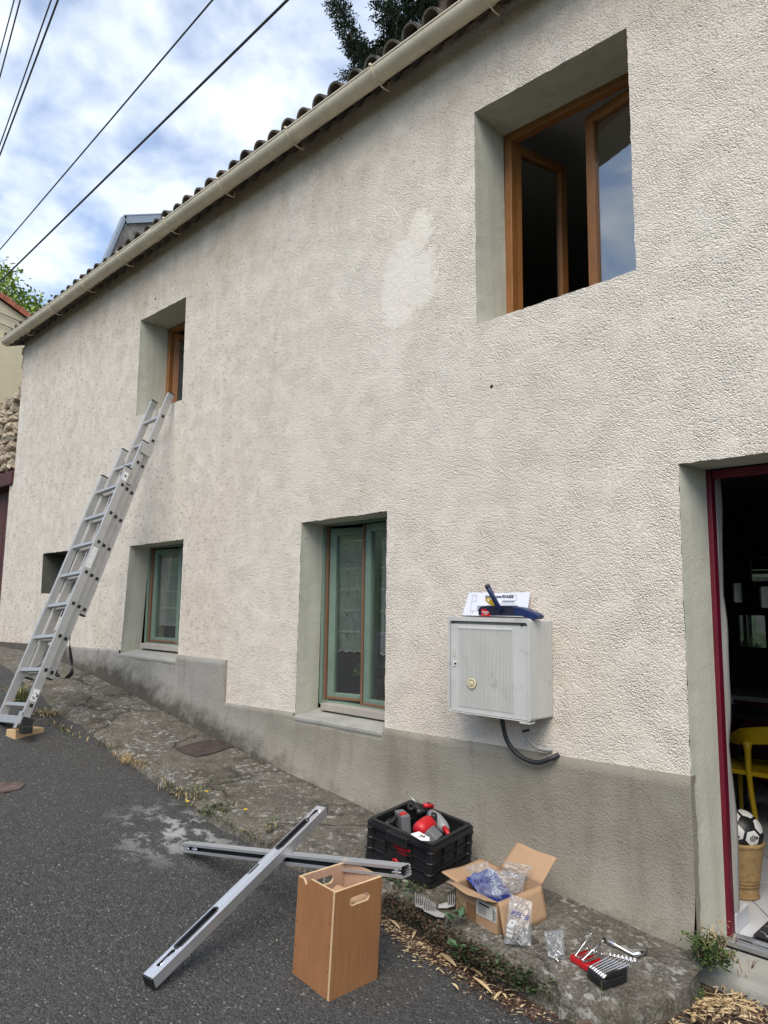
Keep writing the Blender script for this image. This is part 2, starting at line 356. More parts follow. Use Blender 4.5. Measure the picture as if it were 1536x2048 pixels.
def m_pavement():
    k = NT('old concrete', .92, 0, .2); p = k.pos()
    n = k.noise(p, 2.6, 6, .65); g = k.noise(p, 75, 4, .7); g2 = k.noise(k.pos(loc=(3, 1, 0)), 26, 4, .62); m = k.noise(k.pos(loc=(5, 5, 0)), 9, 5, .7)
    c = k.ramp(n, .32, .70, (.105, .095, .078), (.245, .225, .19))
    c = k.mix(k.ramp(m, .48, .68, (0, 0, 0), (.75, .75, .75)), c, (.062, .055, .046))
    c = k.mix(k.ramp(g, .40, .60, (.65, .65, .65), (0, 0, 0)), c, (.045, .040, .034))
    ag = k.math('MULTIPLY', k.ramp(k.noise(k.pos(loc=(8, 8, 0)), 110, 2, .6), .56, .66), .55)
    c = k.mix(ag, c, (.30, .28, .24))
    lich = k.math('MULTIPLY', k.ramp(g2, .55, .62), k.ramp(k.noise(p, 4, 3), .38, .56))
    c = k.mix(k.math('MULTIPLY', lich, .8), c, (.40, .39, .36))
    pale = k.ramp(k.noise(k.pos(loc=(9, 2, 0)), 3.2, 6, .72, .4), .57, .67)
    c = k.mix(k.math('MULTIPLY', pale, k.math('MULTIPLY', k.ramp(g, .42, .56), .75)), c, (.36, .35, .33))
    moss = k.math('MULTIPLY', k.ramp(k.noise(k.pos(loc=(1, 7, 3)), 2.0, 5, .65), .50, .64), .6)
    c = k.mix(moss, c, (.070, .062, .036))
    wp = k.n('ShaderNodeVectorMath', operation='ADD'); nz = k.n('ShaderNodeTexNoise'); nz.inputs['Scale'].default_value = 3.0; nz.inputs['Detail'].default_value = 6; k.l(p, nz.inputs['Vector'])
    ws = k.n('ShaderNodeVectorMath', operation='SCALE'); k.l(nz.outputs[1], ws.inputs[0]); ws.inputs['Scale'].default_value = .55; k.l(p, wp.inputs[0]); k.l(ws.outputs[0], wp.inputs[1])
    cr = k.voro(wp.outputs[0], 1.5, 'DISTANCE_TO_EDGE')
    ck = k.math('MULTIPLY', k.ramp(cr, .008, .030, (1, 1, 1), (0, 0, 0)), k.ramp(k.noise(k.pos(loc=(2, 9, 1)), 2.2, 3), .42, .55))
    c = k.mix(k.math('MULTIPLY', ck, .55), c, (.028, .024, .02))
    k.color(c)
    k.bump(k.math('ADD', k.math('MULTIPLY', g, .012), k.math('ADD', k.math('MULTIPLY', m, .017), k.math('MULTIPLY', ck, -.014))), 1, .95)
    return k.m
def m_wood(name, a, b, scale=(1, 18, 18), rough=.55, bump=.0015, obj=True, rings=6):
    k = NT(name, rough); p = k.pos(scale, obj=obj)
    n = k.noise(p, rings, 5, .62, .6); f = k.noise(p, rings*5, 3, .6); lo = k.noise(k.pos((2, 2, 2), obj=obj), 1.5, 3)
    c = k.ramp(n, .3, .72, a, b); c = k.mix(k.math('MULTIPLY', k.ramp(f, .45, .75), .4), c, tuple(x*.62 for x in a))
    c = k.mix(k.math('MULTIPLY', k.ramp(lo, .4, .7), .42), c, tuple(x*.75 for x in a))
    k.color(c); k.rough(k.math('MULTIPLY_ADD', f, .2, rough-.1)); k.bump(f, bump, .7); return k.m
def schlick(t, r0, nrm=None):
    """Schlick reflectance that is the same from both sides of a thin sheet"""
    N = t.nodes.new; L = t.links.new; g = N('ShaderNodeNewGeometry'); d = N('ShaderNodeVectorMath'); d.operation = 'DOT_PRODUCT'; L(g.outputs['Incoming'], d.inputs[0]); L(nrm if nrm else g.outputs['Normal'], d.inputs[1])
    def m(op, a, b):
        x = N('ShaderNodeMath'); x.operation = op
        for k, v in enumerate((a, b)):
            if isinstance(v, (int, float)): x.inputs[k].default_value = v
            elif v is not None: L(v, x.inputs[k])
        return x.outputs[0]
    c = m('SUBTRACT', 1.0, m('ABSOLUTE', d.outputs['Value'], None)); return m('MULTIPLY_ADD', m('POWER', c, 5.0), 1-r0) if False else m('ADD', m('MULTIPLY', m('POWER', c, 5.0), 1-r0), r0)
def m_glass():
    m = bpy.data.materials.new('window glass'); m.use_nodes = True; t = m.node_tree; t.nodes.clear()
    o = t.nodes.new('ShaderNodeOutputMaterial'); mxs = t.nodes.new('ShaderNodeMixShader'); tr = t.nodes.new('ShaderNodeBsdfTransparent'); gl = t.nodes.new('ShaderNodeBsdfGlossy')
    gl.inputs['Roughness'].default_value = 0; tr.inputs[0].default_value = (.95, .97, .96, 1)
    t.links.new(schlick(t, .24), mxs.inputs[0]); t.links.new(tr.outputs[0], mxs.inputs[1]); t.links.new(gl.outputs[0], mxs.inputs[2]); t.links.new(mxs.outputs[0], o.inputs[0]); return m
def m_film(name, tint=(.93, .95, .97), white=.10, rough=.2):
    """thin clear plastic: see-through, a little milky, glossy"""
    m = bpy.data.materials.new(name); m.use_nodes = True; t = m.node_tree; t.nodes.clear(); N = t.nodes.new; L = t.links.new
    o = N('ShaderNodeOutputMaterial'); a = N('ShaderNodeMixShader'); b = N('ShaderNodeMixShader'); tr = N('ShaderNodeBsdfTransparent'); gl = N('ShaderNodeBsdfGlossy'); df = N('ShaderNodeBsdfDiffuse'); bp = N('ShaderNodeBump'); nz = N('ShaderNodeTexNoise'); tc_ = N('ShaderNodeTexCoord')
    L(tc_.outputs['Object'], nz.inputs['Vector']); nz.inputs['Scale'].default_value = 17; nz.inputs['Detail'].default_value = 2; nz.inputs['Distortion'].default_value = 1.0
    L(nz.outputs[0], bp.inputs['Height']); bp.inputs['Distance'].default_value = .007; L(bp.outputs[0], gl.inputs['Normal'])
    gl.inputs['Roughness'].default_value = rough; tr.inputs[0].default_value = (*tint, 1); df.inputs[0].default_value = (.8, .82, .85, 1)
    a.inputs[0].default_value = white; L(tr.outputs[0], a.inputs[1]); L(df.outputs[0], a.inputs[2])
    L(schlick(t, .06, bp.outputs[0]), b.inputs[0]); L(a.outputs[0], b.inputs[1]); L(gl.outputs[0], b.inputs[2]); L(b.outputs[0], o.inputs[0]); return m
def m_lace():
    m = bpy.data.materials.new('white lace'); m.use_nodes = True; t = m.node_tree; t.nodes.clear(); N = t.nodes.new; L = t.links.new
    o = N('ShaderNodeOutputMaterial'); a = N('ShaderNodeMixShader'); tr = N('ShaderNodeBsdfTransparent'); ad_ = N('ShaderNodeAddShader'); df = N('ShaderNodeBsdfDiffuse'); tl = N('ShaderNodeBsdfTranslucent'); g = N('ShaderNodeNewGeometry'); mp = N('ShaderNodeMapping'); nz = N('ShaderNodeTexNoise'); rp_ = N('ShaderNodeValToRGB')
    df.inputs[0].default_value = (.36, .39, .40, 1); tl.inputs[0].default_value = (.16, .16, .16, 1); L(df.outputs[0], ad_.inputs[0]); L(tl.outputs[0], ad_.inputs[1])
    L(g.outputs['Position'], mp.inputs[0]); mp.inputs['Scale'].default_value = (1, 1, .12); L(mp.outputs[0], nz.inputs['Vector']); nz.inputs['Scale'].default_value = 60; nz.inputs['Detail'].default_value = 4
    L(nz.outputs[0], rp_.inputs[0]); rp_.color_ramp.elements[0].position = .3; rp_.color_ramp.elements[0].color = (.62, .62, .62, 1); rp_.color_ramp.elements[1].position = .7; rp_.color_ramp.elements[1].color = (.94, .94, .94, 1)
    L(rp_.outputs[0], a.inputs[0]); L(tr.outputs[0], a.inputs[1]); L(ad_.outputs[0], a.inputs[2]); L(a.outputs[0], o.inputs[0]); return m
def m_leaf(name, a, b, rough=.55, trans=.25):
    k = NT(name, rough); rnd = k.n('ShaderNodeObjectInfo').outputs['Random']; p = k.pos()
    n = k.noise(p, 9, 3); k.color(k.ramp(n, .3, .72, a, b)); k.b.inputs['Transmission Weight'].default_value = 0
    k.b.inputs['Subsurface Weight'].default_value = 0
    return k.m
def m_metal(name, c, rough, scale=(1, 60, 60), metal=1.0):
    k = NT(name, rough, metal); p = k.pos(scale, obj=True); q = k.pos((1, 1, 1), obj=True)
    n = k.noise(p, 4, 3); s = k.noise(q, 7, 5, .65)
    k.color(k.mix(k.math('MULTIPLY', k.ramp(s, .5, .72), .35), c, tuple(x*.55 for x in c)))
    k.rough(k.math('MULTIPLY_ADD', n, .18, k.math('MULTIPLY_ADD', s, .25, rough-.2))); k.bump(n, .0006, .5); return k.m
M = {}
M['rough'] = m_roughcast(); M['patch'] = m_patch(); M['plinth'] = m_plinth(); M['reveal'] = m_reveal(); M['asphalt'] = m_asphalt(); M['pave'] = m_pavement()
M['glass'] = m_glass(); M['film'] = m_film('clear bag film'); M['lace'] = m_lace()
M['sill'] = simple('pale cement sill', (.33, .325, .295), .85, 0, .15, 8, .003, 60, False)
M['niche'] = simple('niche cement with painted shade', (.10, .10, .085), .9, 0, .25, 5, .003, 50, False)  # cement set dark: the shade of the unlit niche is in its colour
M['sillwood'] = m_wood('bleached wood sill', (.36, .32, .28), (.50, .46, .42), (2, 20, 20), .8)
M['brown'] = m_wood('varnished brown window wood', (.235, .094, .026), (.36, .155, .046), (18, 18, 1.2), .42)
M['rawwood'] = m_wood('bare rebate wood', (.17, .085, .048), (.25, .135, .08), (18, 18, 1.2), .7)
M['green'] = simple('green window paint', (.155, .225, .18), .5, 0, .12, 5)
M['red'] = simple('dark red paint', (.125, .004, .018), .45, 0, .15, 5)
M['darkred'] = m_wood('dark red boards', (.060, .014, .013), (.105, .026, .024), (14, 14, .8), .7)
M['pvc'] = simple('beige gutter', (.68, .595, .435), .42, 0, .15, 5)
M['fibro'] = None
def m_fibro():
    k = NT('weathered fibre cement', .92, 0, .2); p = k.pos(); n = k.noise(p, 9, 5, .65); s = k.noise(k.pos(loc=(2, 2, 2)), 40, 3)
    c = k.ramp(n, .32, .7, (.072, .066, .057), (.165, .154, .138)); c = k.mix(k.math('MULTIPLY', k.ramp(s, .56, .66), .7), c, (.045, .042, .03)); rv = k.n('ShaderNodeObjectInfo').outputs['Random']; c = k.mix(k.ramp(rv, .2, 1.0, (0, 0, 0), (.6, .6, .6)), c, (.17, .125, .09)); k.color(c); k.bump(s, .004, .8); return k.m
M['fibro'] = m_fibro()
M['alu'] = m_metal('ladder aluminium', (.52, .515, .50), .5, (60, 60, 1.5), .85)
M['alu2'] = m_metal('bright aluminium', (.76, .77, .79), .46, (1.5, 60, 60), .95)
M['anod'] = m_metal('grey anodised aluminium', (.66, .67, .69), .5, (1.5, 60, 60), .9)
M['chrome'] = m_metal('chrome', (.78, .78, .79), .18, (20, 20, 20), 1)
M['clip'] = simple('bright bent plate', (.62, .62, .61), .4, .35, .1, 20)
M['steel'] = m_metal('bent steel', (.62, .62, .62), .33, (20, 20, 20), 1)
M['black'] = simple('black plastic', (.014, .014, .016), .42, 0, .15, 8)
M['rubber'] = simple('black rubber', (.016, .016, .016), .75, 0, .2, 12)
M['dark'] = simple('dark void', (.012, .012, .012), .8, 0, .1)
M['web'] = simple('black webbing', (.022, .023, .028), .85, 0, .25, 30, .001, 200)
M['sticker'] = None
M['white'] = simple('white print', (.74, .74, .73), .6, 0, .05)
M['ink'] = simple('black ink', (.02, .02, .03), .7, 0, .05)
M['blueink'] = simple('blue marker ink', (.02, .03, .18), .7, 0, .05)
M['paper'] = simple('white paper', (.72, .74, .84), .8, 0, .03)
M['navy'] = simple('navy plastic', (.009, .022, .085), .38, 0, .2, 8)
M['navyd'] = simple('dark navy plastic', (.008, .010, .028), .5, 0, .2, 8)
M['yellow'] = simple('yellow plastic', (.50, .34, .015), .5, 0, .1)
M['toolred'] = simple('red plastic', (.50, .012, .018), .38, 0, .12, 6)
M['toolgrey'] = simple('grey tool casing', (.15, .15, .155), .5, 0, .15, 8)
M['lgrey'] = simple('light grey tool casing', (.26, .26, .26), .45, 0, .15, 8)
M['card'] = simple('cardboard', (.40, .255, .15), .85, 0, .10, 4, .001, 90)
M['tape'] = simple('brown tape', (.24, .135, .075), .35, 0, .1)
M['label'] = simple('shipping label', (.55, .54, .50), .6, 0, .06)
M['ply'] = m_wood('veneered plywood face', (.29, .130, .052), (.41, .200, .086), (26, 26, 1.0), .5, .0008)
M['plyedge'] = m_wood('plywood edge', (.58, .40, .22), (.72, .53, .31), (1, 1, 30), .7, .001)
M['plyin'] = m_wood('box inside', (.44, .27, .18), (.58, .38, .27), (26, 26, 1.0), .6)
M['block'] = m_wood('sawn pine', (.50, .33, .17), (.66, .47, .27), (1.2, 22, 22), .75)
M['meter'] = None
def m_meter():
    k = NT('weathered grey polyester', .75, 0, .3); p = k.pos(); n = k.noise(k.pos((2.5, 2.5, 1.0)), 2, 5, .65); s = k.noise(p, 9, 5, .7)
    c = k.ramp(n, .3, .7, (.47, .47, .45), (.575, .575, .55)); c = k.mix(k.math('MULTIPLY', k.ramp(s, .55, .75), .5), c, (.24, .24, .23)); k.color(c); k.bump(k.noise(p, 120, 3), .001, .5); return k.m
M['meter'] = m_meter()
M['cream'] = simple('cream plastic', (.62, .55, .36), .5, 0, .05)
M['conduit'] = simple('black corrugated conduit', (.02, .022, .026), .5, 0, .2, 20)
M['gconduit'] = simple('grey conduit', (.36, .35, .33), .6, 0, .15, 20)
M['stone'] = simple('limestone rubble', (.40, .33, .24), .9, 0, .35, 5, .012, 22, False)
M['mortar'] = simple('lime mortar', (.23, .185, .13), .95, 0, .25, 7, .01, 30, False)
M['creamwall'] = simple('cream house render', (.62, .55, .38), .9, 0, .06, 3, .002, 60, False)
M['tile'] = simple('red roof tile', (.36, .12, .065), .8, 0, .4, 6, .003, 30, False)
M['zinc'] = m_metal('zinc flashing', (.34, .37, .41), .5, (4, 4, 4), .6)
M['greyrender'] = simple('grey rough render', (.20, .185, .165), .95, 0, .35, 5, .03, 14, False)
M['rust'] = simple('rusty iron', (.060, .044, .040), .8, .2, .4, 18, .003, 60, False)
M['rust2'] = simple('worn rusty iron', (.12, .085, .075), .8, .2, .5, 14, .003, 60, False)
M['wire'] = simple('cable sheath', (.06, .062, .072), .6, 0, .1)
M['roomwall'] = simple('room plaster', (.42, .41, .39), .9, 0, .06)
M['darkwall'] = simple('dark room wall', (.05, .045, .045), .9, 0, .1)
M['ceil'] = simple('white ceiling', (.70, .70, .68), .9, 0, .03)
M['floortile'] = simple('white floor tile', (.60, .62, .66), .25, 0, .06, 3)
M['grout'] = simple('grey grout', (.05, .05, .055), .9, 0, .1)
M['mat'] = simple('black door mat', (.02, .02, .022), .9, 0, .2, 30)
M['matline'] = simple('grey mat pattern', (.30, .30, .31), .9, 0, .1)
M['mirror'] = NT('mirror', .02, 1).color((.8, .82, .82)).m
M['chair'] = simple('yellow chair plastic', (.46, .31, .008), .4, 0, .08)
M['jute'] = simple('jute weave', (.37, .24, .105), .9, 0, .25, 30, .004, 120)
M['ballw'] = simple('white ball panel', (.72, .72, .70), .4, 0, .04)
M['ballb'] = simple('black ball panel', (.012, .012, .014), .4, 0, .1)
M['terra'] = simple('terracotta', (.30, .105, .055), .8, 0, .15, 9)
M['leafd'] = m_leaf('dark creeping weed', (.030, .034, .020), (.075, .068, .036))
M['leafg'] = m_leaf('green weed leaf', (.035, .075, .020), (.075, .135, .040))
M['leafb'] = m_leaf('nettle leaf', (.065, .14, .065), (.12, .22, .11))
M['grass'] = m_leaf('grass blade', (.06, .10, .022), (.16, .19, .06))
M['drygrass'] = m_leaf('dry grass', (.30, .21, .10), (.52, .40, .22))
M['straw'] = m_leaf('pale bamboo leaf', (.50, .36, .19), (.72, .57, .35))
M['mulch'] = m_leaf('red-brown litter', (.055, .026, .018), (.14, .07, .045))
M['petal'] = m_leaf('yellow petal', (.80, .55, .01), (.85, .65, .02))
M['conif'] = m_leaf('conifer needles', (.010, .024, .012), (.034, .058, .022))
M['bark'] = simple('bark', (.09, .065, .045), .95, 0, .3, 9, .01, 30, False)
M['treeleaf'] = m_leaf('sunny tree leaf', (.12, .21, .018), (.28, .38, .05))
M['hill'] = simple('scrubby hillside', (.045, .065, .025), .95, 0, .5, .6, .2, 2, False)
M['earth'] = simple('dark earth', (.050, .040, .030), .95, 0, .4, 12, .01, 40, False)

# ------------------------------------------------------------ ground
def fbm(x, y, s): return noise.noise((x*s, y*s, 3.1))+.5*noise.noise((x*s*2.1, y*s*2.1, 7.7))
xs = [-45+i*1.5 for i in range(24)]+[-9.2+.11*i for i in range(96)]+[1.5+i*1.2 for i in range(9)]
ys = [-9+i*.8 for i in range(8)]+[-2.75+.11*i for i in range(27)]+[.6]
mb = MB(); mb.smooth = True
mb.sheet([[(x, y, road_z(x, y)+.006*fbm(x, y, 1.7)) for x in xs] for y in ys])
road = tag(mb.build('road', M['asphalt']), kind='structure')
# pavement: concrete strip along the wall, its rounded nose ending by the doorstep
edge_px = [(0, 1322), (60, 1375), (120, 1428), (210, 1480), (300, 1540), (400, 1604), (500, 1655), (590, 1695), (700, 1742), (790, 1785), (880, 1845), (1000, 1912), (1100, 1966), (1147, 1994), (1194, 2018), (1229, 2029), (1276, 2020), (1320, 2004), (1360, 1987), (1395, 1963), (1402, 1945), (1392, 1925)]
E_ = [G(x, y, pav_z) for x, y in edge_px]
E_ = [Vector((-12.5, -.35, 0)), Vector((-10, -.42, 0))]+E_
fine = []
for i in range(len(E_)-1):
    n = max(1, int((E_[i+1]-E_[i]).length/.06)); n = min(n, 40)
    fine += [E_[i].lerp(E_[i+1], k/n) for k in range(n)]
fine.append(E_[-1])
# smooth the outline a little, then add weathered unevenness
sm = [sum((fine[min(max(i+k, 0), len(fine)-1)] for k in (-2, -1, 0, 1, 2)), Vector())/5 for i in range(len(fine))]
grid = []
for p in sm:
    xi = min(p.x, -1.22); jit = .018*noise.noise((p.x*6, p.y*6, 0)) if p.x > -9 else 0
    row = []
    for k in range(19):
        t = k/14
        if k <= 14:
            x = xi+(p.x-xi)*t; y = .05+(p.y+jit-.05)*t
            z = pav_z(x, y)+.010*fbm(x, y, 2.3)+.004*fbm(x, y, 9)
            e = max(0, t-.86)/.14; z -= .02*e*e
        else:
            d = (k-14)/4; ox, oy = p.x, p.y+jit
            n_ = Vector((p.x+1.6, p.y+.15, 0)).normalized() if p.x > -1.45 else Vector((0, -1, 0))
            x = ox+n_.x*.02*d; y = oy+n_.y*.02*d; z0 = pav_z(ox, oy)-.02; z = z0+(min(road_z(x, y), z0)-.03-z0)*d
        row.append((x, y, z))
    grid.append(row)
mb = MB(); mb.smooth = True; mb.sheet(grid)
tag(mb.build('pavement', M['pave']), kind='structure')
# broad base terrain and the scrubby bank across the street (mirrored in the panes)
mb = MB(); mb.smooth = True
mb.sheet([[(x, y, -4.5) for x in (-900, 900)] for y in (-900, 900)])
tag(mb.build('ground', M['hill']), kind='structure')
mb = MB(); mb.smooth = True
mb.sheet([[(x, y, interp(-y, [7.5, 9, 13, 22, 60], [road_z(x, -7.5)-.3, 1.2, 3.4, 6.5, 9])+(.5*fbm(x, y, .35) if y < -8 else 0)) for x in range(-46, 15, 2)] for y in (-7.5, -8.5, -10, -12, -15, -19, -24, -32, -60)], flip=True)
tag(mb.build('hillside', M['hill']), kind='structure')
# soil in front of the doorstep
mb = MB(); mb.smooth = True
mb.sheet([[(x, y, road_z(x, y)+.012+.012*fbm(x, y, 5)) for x in [-1.5+.1*i for i in range(12)]] for y in [-.85+.09*j for j in range(11)]])
tag(mb.build('soil', M['earth']), kind='structure')

# ------------------------------------------------------------ the house
house = thing('house', 'long two-storey house with cream roughcast wall, grey plinth and corrugated roof', 'house', (-5, 0, .3))
def jl(a, b, n, j, seed=0):
    """points from a towards b (b left out), wobbling by j"""
    out = []
    for i in range(n):
        t = i/n; x = a[0]+(b[0]-a[0])*t; y = a[1]+(b[1]-a[1])*t
        if i: x += j*noise.noise((x*23, y*23, seed)); y += j*noise.noise((x*23, y*23, seed+9))
        out.append((x, y))
    return out
def loop(pts, step=.03, j=.006):
    out = []
    for i in range(len(pts)):
        a, b = pts[i], pts[(i+1) % len(pts)]
        out += jl(a, b, max(1, int(math.dist(a, b)/step)), j, i)
    return out
W1 = [(-6.51, 3.225), (-5.652, 3.225), (-5.668, 4.185), (-6.52, 4.195)]
W2 = [(-2.412, 3.045), (-1.460, 3.06), (-1.466, 4.35), (-2.425, 4.366)]
HO = [(-8.56, 1.525), (-7.62, 1.53), (-7.6, 1.985), (-8.58, 1.98)]
W3 = [(-3.952, .686), (-3.106, .686), (-3.107, 2.026), (-3.940, 2.013)]
W4 = [(-6.545, .955), (-5.517, .965), (-5.513, 1.981), (-6.475, 1.967)]
DO = [(-1.290, -.02), (-.18, -.02), (-.18, 2.092), (-1.294, 2.092)]
ztop = lambda x: 4.95+.022*(x+3)
PT = [(-9.66, .938), (-6.53, 1.003), (-5.517, 1.015), (-4.785, 1.016), (-4.795, .699), (-3.95, .716), (-3.106, .722), (-1.296, .745)]   # top of the plinth
facade_out = [(-9.86, .92), (W4[0][0]+.008, .99), W4[3], W4[2], (-5.517, 1.0), (-4.80, 1.0), (-4.81, .685), (W3[0][0], .70), W3[3], W3[2], (W3[1][0], .708), (-1.292, .73), DO[3], DO[2], (-.18, .73), (1.2, .73), (1.2, ztop(1.2)), (-9.705, ztop(-9.7)), (-9.72, 2.98), (-9.85, 2.97)]
v, f = fill(loop(facade_out), [loop(W1), loop(W2), loop(HO)])
mb = MB(); mb.add([(x, 0, z) for x, z, _ in v], [tuple(reversed(k)) for k in f])
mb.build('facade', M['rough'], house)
# plinth: proud of the roughcast, flared at the foot
top = []
for i in range(len(PT)-1): top += jl(PT[i], PT[i+1], max(1, int(math.dist(PT[i], PT[i+1])/.05)), .006, 40+i)
top.append(PT[-1])
mb = MB(); mb.smooth = True; foot = []
def plinth_run(x0, x1, ztf, n):
    g = []
    for i in range(n+1):
        x = x0+(x1-x0)*i/n; zt = ztf(x)+.004*noise.noise((x*9, 1, 0)); zg = zb(x)-.06; col = []
        for k in range(15):
            t = k/14
            if k == 0: y, z = .03, zt
            else:
                s = (k-1)/13; z = zt+(zg-zt)*s; h = z-zg-.06
                y = -.016-.005*noise.noise((x*4, z*4, 2))-.05*max(0, 1-h/.28)**2
            col.append((x, y, z)); foot.append(z-zg-.06)
        g.append(col)
    mb.sheet(g)
zl = lambda x: interp(x, [p[0] for p in PT[:4]], [p[1] for p in PT[:4]])
zr = lambda x: interp(x, [PT[4][0]]+[p[0] for p in PT[5:]], [PT[4][1]]+[p[1] for p in PT[5:]])
plinth_run(-9.86, -6.545, zl, 66); plinth_run(-6.545, W4[1][0], lambda x: .955+.01*(x+6.545), 20); plinth_run(W4[1][0], -4.785, zl, 16)
plinth_run(-4.785, W3[0][0], zr, 18); plinth_run(W3[0][0], W3[1][0], lambda x: .678, 18); plinth_run(W3[1][0], -1.286, zr, 44)
# the end faces of the raised stretches
nv = len(mb.v)
mb.smooth = False
for x, z0, z1 in ((-4.785, .5, 1.012), (-1.286, -.1, .745)):
    mb.add([(x, .05, z0), (x, -.016, z0), (x, -.016, z1), (x, .05, z1)], [(0, 1, 2, 3)]); foot += [1]*4
    foot_n = 0
pl = mb.build('plinth', M['plinth'], house)
at = pl.data.attributes.new('foot', 'FLOAT', 'POINT'); at.data.foreach_set('value', foot)
# trowelled patches
def blob(px, y, name, mat):
    pts = [W(a, b) for a, b in px]; pts = [(p.x, p.z) for p in pts]
    v, f = fill(loop(pts, .03, .035), [])
    mb = MB(); mb.add([(x, y, z) for x, z, _ in v], [tuple(reversed(k)) for k in f]); return mb.build(name, mat, house)
for (px_, py_), r_ in (((983, 773), .011), ((311, 598), .012), ((203, 598), .010), ((612, 1078), .006), ((683, 277), .007)):
    mb = MB(); q_ = W(px_, py_, -.001); mb.lathe([(0, .004), (r_*.6, .003), (r_, -.001)], 9, Matrix.Translation(q_) @ Matrix.Rotation(RAD(90), 4, 'X')); mb.build('anchor_hole', M['dark'], house)
# reveals
def reveal(name, out, yd, inset=0.0, sill=None, lintel=True, splay=0, sides=(1, 1), step=.03, inner=None, mat='reveal'):
    """plaster lining from the wall face back to the window at depth yd; out = [bl, br, tr, tl]"""
    bl, br, tr, tl = out; mb = MB(); mb.smooth = True
    def strip(a, b, seed, flip):
        n = max(2, int(math.dist(a, b)/step)); pts = jl(a, b, n, .006, seed)+[b]; g = []
        for i_, (xj, zj) in enumerate(pts):
            xs_, zs_ = a[0]+(b[0]-a[0])*i_/n, a[1]+(b[1]-a[1])*i_/n
            row = []
            for k in range(7):
                t = k/6; y = .0005+yd*t; e_ = max(0, 1-t*3); x = xs_+(xj-xs_)*e_+(splay*t if flip is False else 0); z = zs_+(zj-zs_)*e_; w = .0018*noise.noise((x*3, y*6, z*3))*(1 if 0 < k < 6 else 0)
                row.append((x+w, y, z+w))
            g.append(row)
        mb.sheet(g, flip=flip)
    if sides[0]: strip(tl, bl, 3, False)
    if sides[1]: strip(br, tr, 1, False)
    if lintel: strip(tr, tl, 2, False)
    if sill: strip(bl, br, 0, False)
    return mb.build(name, M[mat], house)
reveal('window_reveal', W1, .30, sill=True); reveal('window_reveal', W2, .30, sill=True); reveal('window_reveal', HO, .42, sill=True, mat='niche')
reveal('window_reveal', W3, .20); reveal('window_reveal', W4, .20); reveal('door_reveal', DO, .22, splay=.037)
mb = MB(); mb.box((-8.09, .44, 1.75), (1.05, .04, .52)); mb.build('niche_back', M['dark'], house)  # near-black sheet painted for the unlit depth of the opening
# sloping cement sills and bleached wooden sill boards of the two ground-floor windows
for (bl, br), zi in (((W3[0], W3[1]), .735), ((W4[0], W4[1]), 1.02)):
    mb = MB(); zf = bl[1]
    mb.prism([(-.022, zf-.008), (-.022, zf+.012), (.225, zi), (.225, zf-.06), (.0, zf-.06)], bl[0]+.004, br[0]-.002, Matrix(((0, 0, 1, 0), (1, 0, 0, 0), (0, 1, 0, 0), (0, 0, 0, 1))))
    mb.build('window_sill', M['sill'], house, bevel=.006)
    mb = MB(); mb.box(((bl[0]+br[0])/2+.06, .185, zi+.022), (br[0]-bl[0]-.10, .115, .046)); mb.build('sill_board', M['sillwood'], house, bevel=.004)

# ---- windows
def rect_frame(mb, x0, x1, z0, z1, w, y0, y1, M_=None):
    """four butted members: jambs full height"""
    yc, dy = (y0+y1)/2, y1-y0; zc, dz = (z0+z1)/2, z1-z0
    mb.box((x0+w/2, yc, zc), (w, dy, dz), M_); mb.box((x1-w/2, yc, zc), (w, dy, dz), M_)
    mb.box(((x0+x1)/2, yc, z0+w/2), (x1-x0-2*w, dy, w), M_); mb.box(((x0+x1)/2, yc, z1-w/2), (x1-x0-2*w, dy, w), M_)
def sash(hx, hy, wid, z0, z1, ang, hand, mat, stile=.055, thick=.045, edge=None, handle=False, botbare=False):
    """casement hung at (hx, hy); hand +1: leaf runs towards +X from the hinge, -1: towards -X; ang = opening into the room"""
    a = ang*hand
    T = Matrix.Translation((hx, hy, 0)) @ Matrix.Rotation(a, 4, 'Z')
    x0, x1 = (0, wid) if hand > 0 else (-wid, 0)
    mb = MB(); rect_frame(mb, x0, x1, z0, z1, stile, 0, thick, T)
    if edge:
        mb.mi = 1; e = x1 if hand > 0 else x0
        mb.box((e+.009*hand*edge, -.004, (z0+z1)/2), (.018, .014, z1-z0-.004), T)
    if botbare:
        mb.mi = 1; mb.box(((x0+x1)/2, -.008, z0+.022), (wid-.02, .015, .020), T)
    s = mb.build('sash', [mat, M['rawwood']], house, bevel=.004)
    p = MB(); xa, xb = x0+stile-.006, x1-stile+.006
    p.box(((xa+xb)/2, thick*.5, (z0+z1)/2), (xb-xa, .004, z1-z0-2*stile+.012), T); p.build('pane', M['glass'], s)
    if handle:
        hm = MB(); hxp = (x1-stile/2) if hand > 0 else (x0+stile/2)
        hm.box((hxp, thick+.008, z0+(z1-z0)*.22), (.022, .016, .07), T); hm.box((hxp-.045*hand, thick+.03, z0+(z1-z0)*.22), (.10, .014, .016), T); hm.build('handle', M['steel'], s, bevel=.003)
    return T
def wframe(x0, x1, z0, z1, y, mat, w=.05, d=.06):
    mb = MB(); rect_frame(mb, x0, x1, z0, z1, w, y, y+d); return mb.build('window_frame', mat, house, bevel=.004)
# upstairs right: brown, both leaves swung in
wframe(-2.42, -1.455, 3.02, 4.365, .30, M['brown'], .052)
sash(-2.372, .345, .44, 3.07, 4.315, RAD(75), 1, M['brown'], handle=True)
sash(-1.503, .345, .44, 3.07, 4.315, RAD(10.5), -1, M['brown'], stile=.06)
# upstairs left
wframe(-6.515, -5.655, 3.2, 4.20, .30, M['brown'], .05)
sash(-6.465, .345, .40, 3.25, 4.15, RAD(62), 1, M['brown'])
sash(-5.705, .345, .40, 3.25, 4.15, RAD(75), -1, M['brown'])
